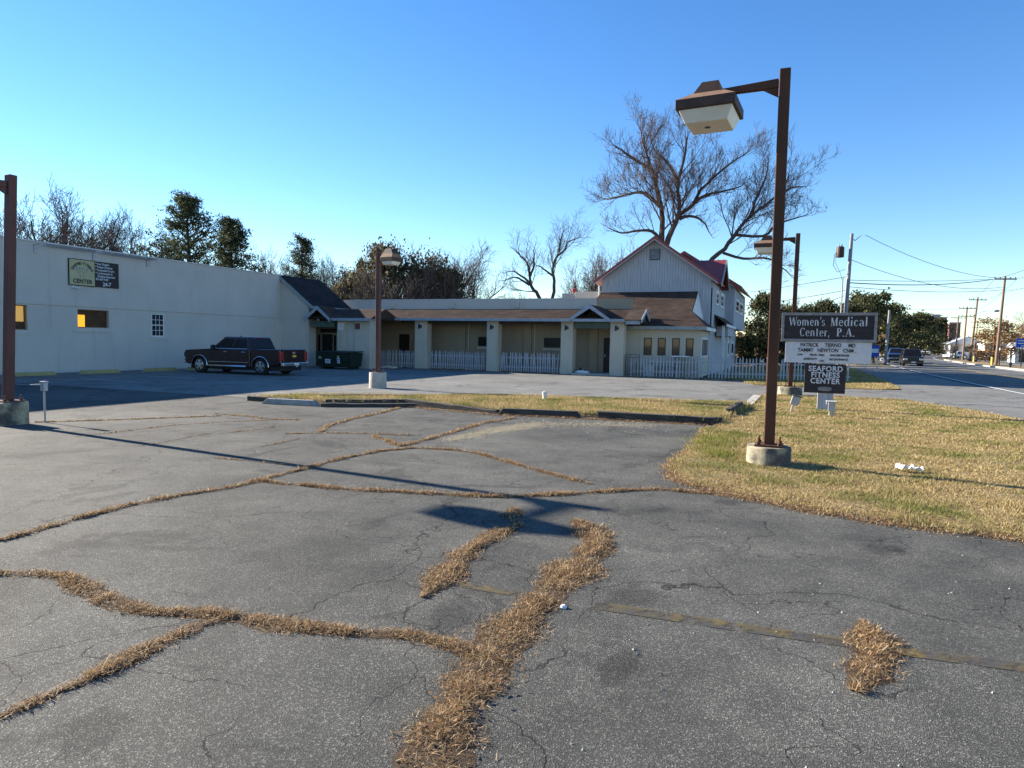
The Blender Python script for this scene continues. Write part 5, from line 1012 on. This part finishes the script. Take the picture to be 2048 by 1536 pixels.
# generic bare trees: three meshes, each copied with its own turn and size (unit height 10 m)
def bare_mesh(seed, n_limb, wide, cnt=(9,6,4), minr=.010):
    random.seed(seed); big, fine = MB(), MB(); tr = curve(Vector((0,0,-.2)), Vector((0,0,1)), 4.6, 5, .06, .08)
    big.tube(tr,[.19-.018*j for j in range(6)],8,False)
    for k in range(n_limb):
        a = 2*math.pi*(k+random.random()*.6)/n_limb; t = random.uniform(.35,1); p = tr[min(5,int(t*5))]; d = Vector((math.cos(a)*wide,math.sin(a)*wide,1.0))
        q = curve(p, d, random.uniform(4.2,5.9)*(1.1-.3*t+.1), 6, .10, .06); big.tube(q,[.11*(1-.13*j)+.01 for j in range(7)],6,False); grow(big,fine,q,.085,2,cnt,.46,.14,.07,minr,.12)
    k = 10/max(p[2] for p in fine.v)
    for mb in (big, fine): mb.v = [(x*k,y*k,z*k) for x,y,z in mb.v]
    return big.mesh('trunk'), fine.mesh('crown')
BM = [bare_mesh(11,6,.75), bare_mesh(23,7,.95), bare_mesh(37,8,.60), bare_mesh(51,9,1.05,(10,6,4))]
for a, b in BM: a.materials.append(MT['bark']); b.materials.append(MT['twigpale'])
random.seed(99)
for u, v, h, k, wd, lb in ((-64.8,37.8,14,1,1.0,'bare tree cut by the left edge behind the leaning lamp post'),(-63,41,16.4,3,1.05,'broad bare tree rising behind the olive wall sign roofline'),(-65.5,46.5,15,1,.95,'bare tree between the broad tree and the thin one on the roofline'),(-67,52.5,15,0,.8,'thin bare tree left of the dark pines'),
    (-56.5,48,12.6,1,.8,'low bare tree at the left foot of the big dark pine'),(-57,63,13.2,2,.9,'bare tree between the second pine and the slim pine'),(-60.5,66,12.2,0,.9,'pale bare tree just left of the slim pine'),(-52,67,12.2,1,.9,'bare tree right of the slim pine above the charcoal roof'),(-46,63,10.8,3,.8,'spreading bare tree beside the left end of the low parapet'),
    (-30.5,55.5,11.6,3,1.0,'round headed bare tree behind the evergreen thicket'),(-26.5,53.5,9.9,1,1.0,'wide bare tree at the right side of the evergreen thicket'),(-35,52,8.6,2,.9,'brushy bare tree in the left part of the evergreen thicket'),(-33,48,7.6,3,.9,'thin stemmed bare tree in front of the evergreen thicket'),(-40,57,9.6,1,.9,'bare brushy tree left of the evergreen thicket'),(-31,49,8.8,3,.95,'bare stems rising in the middle of the thicket'),(-28.2,50.5,8.6,2,1.0,'bare fan shaped stems at the right of the thicket'),(-43.5,60,9.2,0,1.0,'bare tree above the right end of the charcoal roof'),(-49.5,63,10.5,3,.9,'bare tree close to the right of the slim pine'),
    (-17.5,61.6,11.6,1,.95,'bare tree just left of the house gable'),(-15.5,58,9.6,3,.8,'low forked bare tree touching the left house eave'),(-24.5,60,7.2,2,.9,'small far bare tree left of the slender leaning tree'),
    (-1.5,74,7.5,0,.8,'small bare tree between the lamp posts behind the fence'),(27.5,147,3.6,3,1.1,'short spreading shrub tree at the end of the road'),(30,106,8.5,0,1.0,'bare tree above the blue roadside sign'),(62,250,9,1,1.2,'faint far bare tree right of the white house')):
    a, b = BM[k]; r = thing('bare_tree', lb, 'tree', (u,v,0), random.uniform(0,6.28), 'bare deciduous trees'); s = h/10.0; r.scale = (s*wd,s*wd,s)
    obj('trunk',a,None,r); obj('crown',b,None,r)
# needle and leaf cards
def cards(C, size, stretch, rng, upw=.3):
    n = len(C); a = rng.normal(size=(n,3)); a[:,2] += upw; a /= np.linalg.norm(a,axis=1)[:,None]; b = np.cross(a, rng.normal(size=(n,3))); b /= np.linalg.norm(b,axis=1)[:,None]
    L = size*rng.uniform(.6,1.3,n)[:,None]; W = L*stretch
    V = np.stack([C-b*W*.5, C+a*L*.6-b*W*.35*0, C+b*W*.5, C-a*L*.25],1)
    return V.reshape(-1,3)
def card_mesh(name, V, m):
    n = len(V)//4; me = fast_mesh(name, V, np.arange(n*4), np.full(n,4)); me.materials.append(MT[m]); return me
def pine_mesh(seed, H=14.0, spread=3.0, bare=.25, m='needles', dens=1.0):
    random.seed(seed); rng = np.random.default_rng(seed); tr = MB(); tr.tube([(0,0,-.2),(.1,0,H*.5),(0,.1,H*.97)],[.26,.17,.03],8,False); cs = []
    z = H*bare
    while z < H*.97:
        t = (z-H*bare)/(H*(1-bare)); R_ = spread*(1-t**1.6)*(.75+.45*random.random())+.35
        for k in range(random.randint(4,6)):
            a = random.uniform(0,6.28); d = Vector((math.cos(a),math.sin(a),.30+.5*t)); L = R_*random.uniform(.55,1.15); q = curve(Vector((0,0,z)), d, L, 4, .10, .08)
            tr.tube(q,[.055*(1-.2*j)+.008 for j in range(5)],4,False)
            for j in range(1,5):
                for _ in range(int(5*dens*(1 if j > 1 else .4))):
                    c = q[j]+Vector((random.gauss(0,.28),random.gauss(0,.28),random.gauss(.08,.16))); cs.append(np.array(c)+rng.normal(0,.13,(9,3)))
        z += H*random.uniform(.030,.05)
    C = np.concatenate(cs); return tr.mesh('trunk'), card_mesh('crown', cards(C,.30,.30,rng,.6), m)
def bush_mesh(seed, n_cl=90, per=120, m='evergreen', taper=.55, size=.055, flat=1.0):
    # unit evergreen: height 1, half width .5; clumps spread through an uneven rounded cone
    random.seed(seed); rng = np.random.default_rng(seed); tr = MB(); tr.tube([(0,0,-.02),(.01,.01,.45),(0,0,.85)],[.035,.022,.006],7,False); cs = []
    for k in range(n_cl):
        z = random.random()**.9; R_ = .5*(1-z**2.0*taper)*(.6+.6*random.random()**1.5); 
        if z < .12: R_ *= .8
        a = random.uniform(0,6.28); r_ = R_*math.sqrt(random.uniform(.25,1)); c = np.array((r_*math.cos(a), r_*math.sin(a), .06+z*.9))
        s = random.uniform(.035,.085); cs.append(c+rng.normal(0,1,(per,3))*np.array((s,s,s*.7*flat)))
        if k % 3 == 0: tr.tube([(0,0,max(.05,c[2]-.12)),(c[0]*.5,c[1]*.5,c[2]-.04),tuple(c)],[.008,.006,.003],3,False)
    C = np.concatenate(cs); C[:,2] = np.maximum(C[:,2],.01); return tr.mesh('trunk'), card_mesh('crown', cards(C,size,.55,rng), m)
PM = [pine_mesh(5,14.7,5.0,.12,dens=1.3), pine_mesh(8,13.7,3.5,.14,dens=1.2), pine_mesh(13,13.4,1.9,.55,dens=.8)]
EM = [bush_mesh(3,80,95), bush_mesh(4,85,85,taper=.8), bush_mesh(6,70,100,taper=.45), bush_mesh(9,80,70,'brownleaf',.5,.04), bush_mesh(15,110,110,'olivebrown',.6,.04), bush_mesh(17,120,100,'olivebrown',.45,.04)]
for a, _ in PM+EM: a.materials.append(MT['bark'])
def plant(name, label, cat, mm, u, v, sx, sz, group):
    r = thing(name, label, cat, (u,v,0), random.uniform(0,6.28), group); r.scale = (sx,sx,sz); obj('trunk',mm[0],None,r); obj('crown',mm[1],None,r); return r
plant('pine_tree','largest dark pine above the long stucco roofline','tree',PM[0],-52.3,46.6,1.22,1,'pines behind the fitness building'); plant('pine_tree','narrower dark pine right beside the largest pine','tree',PM[1],-53.3,52.8,1.3,1,'pines behind the fitness building')
plant('pine_tree','slim pine with a tufted top above the charcoal roof','tree',PM[2],-51.4,61.3,1,1,'pines behind the fitness building')
for k, (u, v, w_, h, i, lb) in enumerate(((-33.2,50.3,6.6,9.8,4,'tallest evergreen behind the maroon lamp head'),(-30.0,52,5.6,9.2,5,'evergreen right of the maroon lamp head in the thicket'),(-36.6,50.8,5.0,7.8,5,'rounded evergreen at the left of the thicket'),(-27.8,52,3.6,7.8,0,'darker evergreen at the right of the thicket'),(-38.5,54.5,2.2,9.2,1,'narrow spruce left of the thicket'),(-41,56,4,7.4,4,'small evergreen over the end of the charcoal roof'),(-47.5,58,3,7.4,0,'low dark evergreen behind the link roof'))):
    plant('evergreen_tree',lb,'tree',EM[i],u,v,w_,h,'evergreens behind the arcade')
for k, (u, v, w_, h, i, lb) in enumerate(((-2.6,61.9,4.2,6.2,1,'dark evergreen just right of the house wing'),(-.7,66,5.0,5.6,2,'broad holly like evergreen behind the picket fence'),(1.6,74,4.6,5.8,0,'evergreen seen between the two right lamp posts'),(3.6,84.9,6.0,7.0,1,'evergreen behind the top of the medical sign'),(6.6,93,6.2,7.2,0,'evergreen right of the transformer pole'),(13.6,158,12.5,13.6,2,'largest dark roadside evergreen right of the medical sign'),(22.0,190,13,12.6,0,'roadside evergreen behind the dark SUV'),(38.0,255,17,13.4,1,'roadside evergreen above the white sedan'),(46.5,287,13,13.6,2,'yellow green evergreen at the far end of the tree line'),(8.6,120,6.4,8.4,1,'evergreen filling the gap behind the roadside row'),(30,225,15,12.4,2,'evergreen between the sedan and the far white pickup'),(15.5,172,9,11.5,0,'evergreen before the bend of the road'),(-4,60,2.6,2.6,2,'low dark shrub at the foot of the house wing'),(.4,57,3.4,2.7,0,'low evergreen shrub behind the fence pickets'),(5.5,104,6,6.6,2,'evergreen at the back of the roadside row'))):
    plant('evergreen_tree',lb,'tree',EM[i],u,v,w_,h,'roadside evergreens')
for u, v, w_, h, lb in ((27.2,118,8.2,6.4,'brown leaved tree behind the sunlit utility pole'),(33,112,7,6.8,'brown leaved tree behind the blue roadside sign'),(36,135,9,6.2,'far brown leaved tree over the parked cars')): plant('brown_tree',lb,'tree',EM[3],u,v,w_,h,'brown leaved trees across the road')
far = MB(); rng = np.random.default_rng(77); cs = []
for k in range(260):
    a = rng.uniform(-1.35,.55); R_ = rng.uniform(150,215); c = np.array((R_*math.sin(a), R_*math.cos(a), 0)); 
    if c[0] > 15: continue
    h = rng.uniform(3.5,7.5); cs.append(c+rng.normal(0,1,(70,3))*np.array((3,3,h*.28))+np.array((0,0,h*.45)))
C_ = np.concatenate(cs); C_[:,2] = np.maximum(C_[:,2],.2)
tag(obj('distant_wood', card_mesh('distant_wood', cards(C_,1.1,.6,rng), 'brownleaf'), None), 'hazy line of far brown woodland on the horizon', 'woodland', None, 'stuff')

# ================================================================ grass
def scatter_poly(poly, dens, zf, cap=None, jitter=0.0):
    xs = [p[0] for p in poly]; ys = [p[1] for p in poly]; A = (max(xs)-min(xs))*(max(ys)-min(ys))
    n = int(A*dens[0]); p = np.stack([RNG.uniform(min(xs),max(xs),n), RNG.uniform(min(ys),max(ys),n)],1)
    d = np.hypot(p[:,0],p[:,1]); p = p[RNG.random(n) < np.clip((dens[1]/d)**1.5,.06,1)]; k = in_poly(p, poly); p = p[k]
    if jitter: p = p+RNG.normal(0,jitter,p.shape)
    return np.concatenate([p, zf(p[:,0],p[:,1])[:,None]],1)
P = scatter_poly(LAWN, (6800,9.5), lambda x,y: hgt(x,y)-.004, None, .05)
_k = .5+.5*np.sin(P[:,0]*2.3+1.7*np.sin(P[:,1]*1.9+.6))*np.cos(P[:,1]*2.7+1.3*np.sin(P[:,0]*1.4)); P = P[RNG.random(len(P)) < np.clip(.45+.9*_k,.4,1)]; n = len(P); d = np.hypot(P[:,0],P[:,1])
tag(obj('lawn_grass', blade_mesh('lawn_grass', P, RNG.uniform(.02,.062,n)*(.9+.4*(np.sin(P[:,0]*5.1+1.3*np.sin(P[:,1]*3.3))*np.cos(P[:,1]*4.7+1.1*np.sin(P[:,0]*2.9)))), np.clip(.0042*d/6,.004,.014)*RNG.uniform(.7,1.3,n), RNG.uniform(.5,2.4,n)), 'lawn'), 'patchy tan and green winter lawn round the medical sign', 'grass', None, 'stuff')
P = np.concatenate([scatter_poly(ISLE, (700,40), lambda x,y: hgt(x,y)-.01, None, .1), scatter_poly(MED, (3200,15), lambda x,y: mound(x,y)-.004, None, .09)]); n = len(P); d = np.hypot(P[:,0],P[:,1])
tag(obj('median_grass', blade_mesh('median_grass', P, RNG.uniform(.04,.10,n), np.clip(.0008*d,.006,.03)*RNG.uniform(.7,1.3,n), RNG.uniform(.4,1.8,n), False), 'lawn'), 'dry tan grass on the timber edged median and roadside island', 'grass', None, 'stuff')
# dry grass standing in the pavement joints: centre line, half width, blade height
STR = {'A':([(-5.89,3.37),(-5.97,3.86),(-6.05,4.6),(-5.96,5.1),(-5.77,5.75),(-5.78,6.15),(-5.79,6.86),(-5.84,7.75),(-5.74,8.6),(-5.42,9.11),(-4.79,9.24),(-4.29,9.1),(-3.61,8.66),(-2.92,8.21),(-2.19,7.79)],.075,.055),
 'B':([(-5.74,6.11),(-5.44,6.11),(-4.54,6.22),(-3.65,6.46),(-2.89,6.66),(-2.43,7.01),(-1.97,7.42),(-1.37,7.91),(-0.8,7.91)],.085,.06),
 'C':([(-5.17,2.85),(-4.91,2.99),(-4.62,3.05),(-4.29,2.96),(-3.94,2.88),(-3.57,2.87),(-3.23,3.01),(-3.02,3.04),(-2.73,3.06),(-2.29,3.15),(-1.97,3.27),(-1.7,3.25),(-1.48,3.21)],.10,.05),
 'D':([(-3.16,1.74),(-3.15,1.99),(-3.13,2.23),(-3.16,2.53),(-3.15,2.86),(-3.07,3.05)],.085,.05),
 'E':([(-1.0,1.35),(-1.1,1.7),(-1.18,2.0),(-1.24,2.24),(-1.36,2.54),(-1.37,2.77),(-1.42,3.12),(-1.47,3.5),(-1.46,3.89),(-1.46,4.37),(-1.43,5.01),(-1.44,5.47),(-1.64,5.88),(-1.85,6.08)],.20,.055),
 'F':([(-2.19,3.79),(-2.25,4.22),(-2.36,4.76),(-2.35,5.32),(-2.27,5.72)],.14,.05),'G':([(.47,4.61),(.52,4.29),(.45,3.93),(.36,3.64)],.14,.06),'T':([(-2.55,6.25),(-2.45,5.95),(-2.35,5.75)],.16,.04),
 'H':([(-5.71,9.12),(-5.72,9.93),(-5.76,10.91),(-5.86,12.42),(-5.66,13.82)],.10,.055),'I':([(-8.2,9.32),(-7.76,9.73),(-7.12,10.03),(-6.48,10.19),(-6.03,10.38)],.05,.045),
 'J':([(-7.84,9.83),(-8.26,10.58),(-8.54,11.68),(-8.73,13.08),(-8.96,14.3)],.10,.05),'K':([(-6.71,9.83),(-6.3,9.59),(-5.73,9.16)],.13,.05),'L':([(-11.59,10.99),(-10.63,11.02),(-10.05,10.84),(-9.36,11.06)],.07,.04),
 'M':([(-10.82,7.36),(-10.77,8.4),(-10.76,9.24),(-10.24,10.21),(-9.4,11.14)],.03,.03),'N':([(-9.14,8.77),(-9.03,9.61),(-8.97,10.07)],.035,.03),'O':([(-7.54,8.02),(-7.56,8.48),(-7.62,9.03)],.035,.03),'P':([(-9.11,7.19),(-9.17,7.68),(-9.37,8.77)],.02,.02),'Q':([(-7.38,6.99),(-6.8,7.04),(-6.19,7.04)],.04,.03),
 'X':([(-1.5,9.8),(-1.3,8.6),(-.75,8.05),(0,7.72),(.8,7.42),(2.03,7.36),(4,6.9),(5,6.7)],.17,.05),'Y':([(-1.5,14.4),(-1.5,13.2),(-1.42,11.5),(-1.5,9.8)],.13,.05),
 'R':([(-13.2,8.2),(-12.2,9.4),(-11.2,10.8)],.10,.03),'S':([(-10.8,14.0),(-9,14.6),(-6.4,14.1),(-4.3,14.5),(-1.6,14.75)],.10,.04),'V':([(-20.5,34.3),(-15,34.4),(-11.5,34.4)],.25,.06),'W':([(-8,34.7),(-4,34.6),(0,34.9)],.3,.06)}
near, farp = [], []; HW = {'near':[], 'far':[]}
soil_quads = MB()
for key, (pl, hw_, bh) in STR.items():
    pts = np.array(resample(pl, .05)); dcam = np.hypot(pts[:,0],pts[:,1]).mean(); dens = 20000 if dcam < 6 else 11000 if dcam < 9 else 2600 if dcam < 18 else 700
    L = .05*len(pts); n = int(L*2*hw_*dens); i = RNG.integers(0,len(pts)-1,n); t = RNG.random(n)[:,None]; c = pts[i]*(1-t)+pts[i+1]*t
    tn = pts[np.minimum(i+1,len(pts)-1)]-pts[i]; tn /= np.linalg.norm(tn,axis=1)[:,None]+1e-9; nr = np.stack([-tn[:,1],tn[:,0]],1)
    ph = hash(key) % 7 if False else ord(key)*.7; s_ = i*.05; wloc = hw_*(.85+.18*np.sin(s_*5.1+ph)+.16*np.sin(s_*11.7+ph*2)); wloc = np.maximum(wloc,hw_*.25)
    e = np.minimum(i, len(pts)-2-i)/6.0; wloc = wloc*np.clip(.35+e,.35,1)
    # a low matted ridge of thatch and soil in the joint itself
    m_ = len(pts); q_ = np.arange(m_); wr = hw_*(.85+.18*np.sin(q_*.05*5.1+ph)+.16*np.sin(q_*.05*11.7+ph*2)); wr = np.maximum(wr,hw_*.25)*np.clip(.25+np.minimum(q_,m_-1-q_)/6.0,.25,1)*.8
    tq = np.gradient(pts,axis=0); tq /= np.linalg.norm(tq,axis=1)[:,None]+1e-9; nq = np.stack([-tq[:,1],tq[:,0]],1); o_ = len(soil_quads.v)
    for r_ in range(m_):
        for a_, z_ in ((-1,.001),(-.5,(.006+.004*math.sin(r_*2.1))*min(1,hw_/.1)),(.1,(.010+.004*math.sin(r_*1.3+1))*min(1,hw_/.1)),(.6,.005*min(1,hw_/.1)),(1,.001)):
            jx = RNG.normal(0,.012*(1 if abs(a_) == 1 else .4)); soil_quads.v.append((float(pts[r_,0]+nq[r_,0]*(wr[r_]*a_+jx)), float(pts[r_,1]+nq[r_,1]*(wr[r_]*a_+jx)), z_))
    soil_quads.f += [(o_+r_*5+k_,o_+r_*5+k_+1,o_+r_*5+k_+6,o_+r_*5+k_+5) for r_ in range(m_-1) for k_ in range(4)]
    off = np.clip(RNG.normal(0,.5,n),-1.1,1.1); c = c+nr*(off*wloc)[:,None]
    c = c+RNG.normal(0,.06,c.shape)*(1 if key in 'XY' else .12); keep = RNG.random(n) < np.clip(.7+.5*np.sin(s_*7.3+ph)+.3*np.sin(s_*17.0+ph*5),.12,1); c = c[keep]; off = off[keep]; n = len(c)
    sk = s_[keep]; h = bh*.95*RNG.uniform(.4,1.2,n)*(.9+.22*np.sin(sk*9.1+ph)+.18*np.sin(sk*23.0+ph*3))*np.clip(1.15-np.abs(off)*.55,.35,1); (near if dcam < 9 else farp).append(np.concatenate([c,np.maximum(.001,.010*min(1,hw_/.1)*(1-.8*np.abs(off)))[:,None]],1)); HW['near' if dcam < 9 else 'far'].append(h)
P = np.concatenate(near); h = np.concatenate(HW['near']); n = len(P); d = np.hypot(P[:,0],P[:,1])
tag(obj('crack_grass', blade_mesh('crack_grass', P, h, np.clip(.0010*d,.0032,.007)*RNG.uniform(.6,1.4,n), RNG.uniform(.9,5.0,n)), 'straw'), 'dry brown grass growing along the cracks in the near asphalt', 'grass', None, 'stuff')
P = np.concatenate(farp); h = np.concatenate(HW['far']); n = len(P); d = np.hypot(P[:,0],P[:,1])
tag(obj('crack_grass', blade_mesh('crack_grass', P, h*1.1, np.clip(.0011*d,.006,.03)*RNG.uniform(.6,1.4,n), RNG.uniform(.5,2.0,n), False), 'straw'), 'dry grass in the farther pavement cracks and along the timbers', 'grass', None, 'stuff')
tag(soil_quads.build('crack_soil','thatch',None,True), 'matted brown thatch and soil filling the pavement cracks', 'soil', None, 'stuff')
# matted dead stems and leaves lying flat under the tufts
P = np.concatenate(near); k = RNG.random(len(P)) < .22; P = P[k]+np.concatenate([RNG.normal(0,.02,(k.sum(),2)),np.full((k.sum(),1),.003)],1); n = len(P)
tag(obj('dead_thatch', blade_mesh('dead_thatch', P, RNG.uniform(.03,.07,n), RNG.uniform(.003,.006,n), np.full(n,9.0)), 'straw'), 'flattened dead stems under the near crack grass', 'grass', None, 'stuff')
g = RNG.normal(0,1,(1300,2))*np.array((.22,.55))+np.array((-1.15,12.0)); g2 = RNG.normal(0,1,(500,2))*np.array((.15,.2))+np.array((-.95,10.6)); P = np.concatenate([g,g2]); P = np.concatenate([P,np.full((len(P),1),.03)],1); n = len(P)
tag(obj('green_tuft', blade_mesh('green_tuft', P, RNG.uniform(.05,.14,n), RNG.uniform(.006,.010,n), RNG.uniform(.4,1.6,n)), 'greengrass'), 'bright green grass tuft at the lawn edge left of the lamp base', 'grass', None, 'stuff')
# fallen leaves and pebbles
def flakes(name, P, size, m, label, lift=.01):
    n = len(P); V = cards(np.concatenate([P,np.full((n,1),lift)],1), size, .7, RNG, 0); V[:,2] = np.clip(lift+(V[:,2]-lift)*.3,.003,None); tag(obj(name, card_mesh(name, V, m), None), label, 'leaves', None, 'stuff')
lv_ = []
for pl, w_, n in (([(-1.3,2.3),(-1.4,3.0)],.08,60),(STR['S'][0],.12,900),([(-1.4,8.8),(0,7.8),(1,7.5),(3,7.3)],.25,420),(STR['B'][0],.08,60),([(-1,9.5),(1,9),(3,8.6),(4,8.2)],.9,700),([(-1.2,8.5),(.4,7.75),(2.2,7.5),(4.4,7.0)],.14,500)):
    p = np.array(resample(pl,.05)); lv_.append(p[RNG.integers(0,len(p),n)]+RNG.normal(0,w_,(n,2)))
flakes('fallen_leaves', np.concatenate(lv_), .038, 'brownleaf', 'brown fallen leaves caught along the timbers and grass edges', .045)
sd = [];
for (x0,y0), (x1,y1), sx, n in (((-5.35,10.2),(-5.2,11.6),.10,6000),((-5.2,11.6),(-4.8,13.1),.17,9000),((-4.7,13.2),(-2.7,14.15),.22,4500)):
    t = RNG.random(n)[:,None]; sd.append(np.array((x0,y0))*(1-t)+np.array((x1,y1))*t+RNG.normal(0,1,(n,2))*np.array((sx,sx*1.4)))
flakes('sawdust', np.concatenate(sd), .024, 'sand', 'pale sawdust strewn over the lot before the median', .004)
pb = MB(); rs = np.random.default_rng(5)
for k in range(150):
    x, y = (rs.uniform(-.8,4.2), rs.uniform(2.6,6.6)) if k < 100 else (rs.uniform(-5.5,-2.2), rs.uniform(12.2,14.3)); s = rs.uniform(.004,.011)*(1 if k < 100 else 2); a = rs.uniform(0,6)
    pb.add([(x+s*math.cos(a+q*1.57)*rs.uniform(.7,1.2), y+s*math.sin(a+q*1.57)*rs.uniform(.7,1.2), 0.0) for q in range(4)]+[(x,y,s*1.1)], [(0,1,4),(1,2,4),(2,3,4),(3,0,4)])
tag(pb.build('pebbles','stop'), 'pale pebbles strewn on the asphalt in front of the lawn', 'pebbles', None, 'stuff')
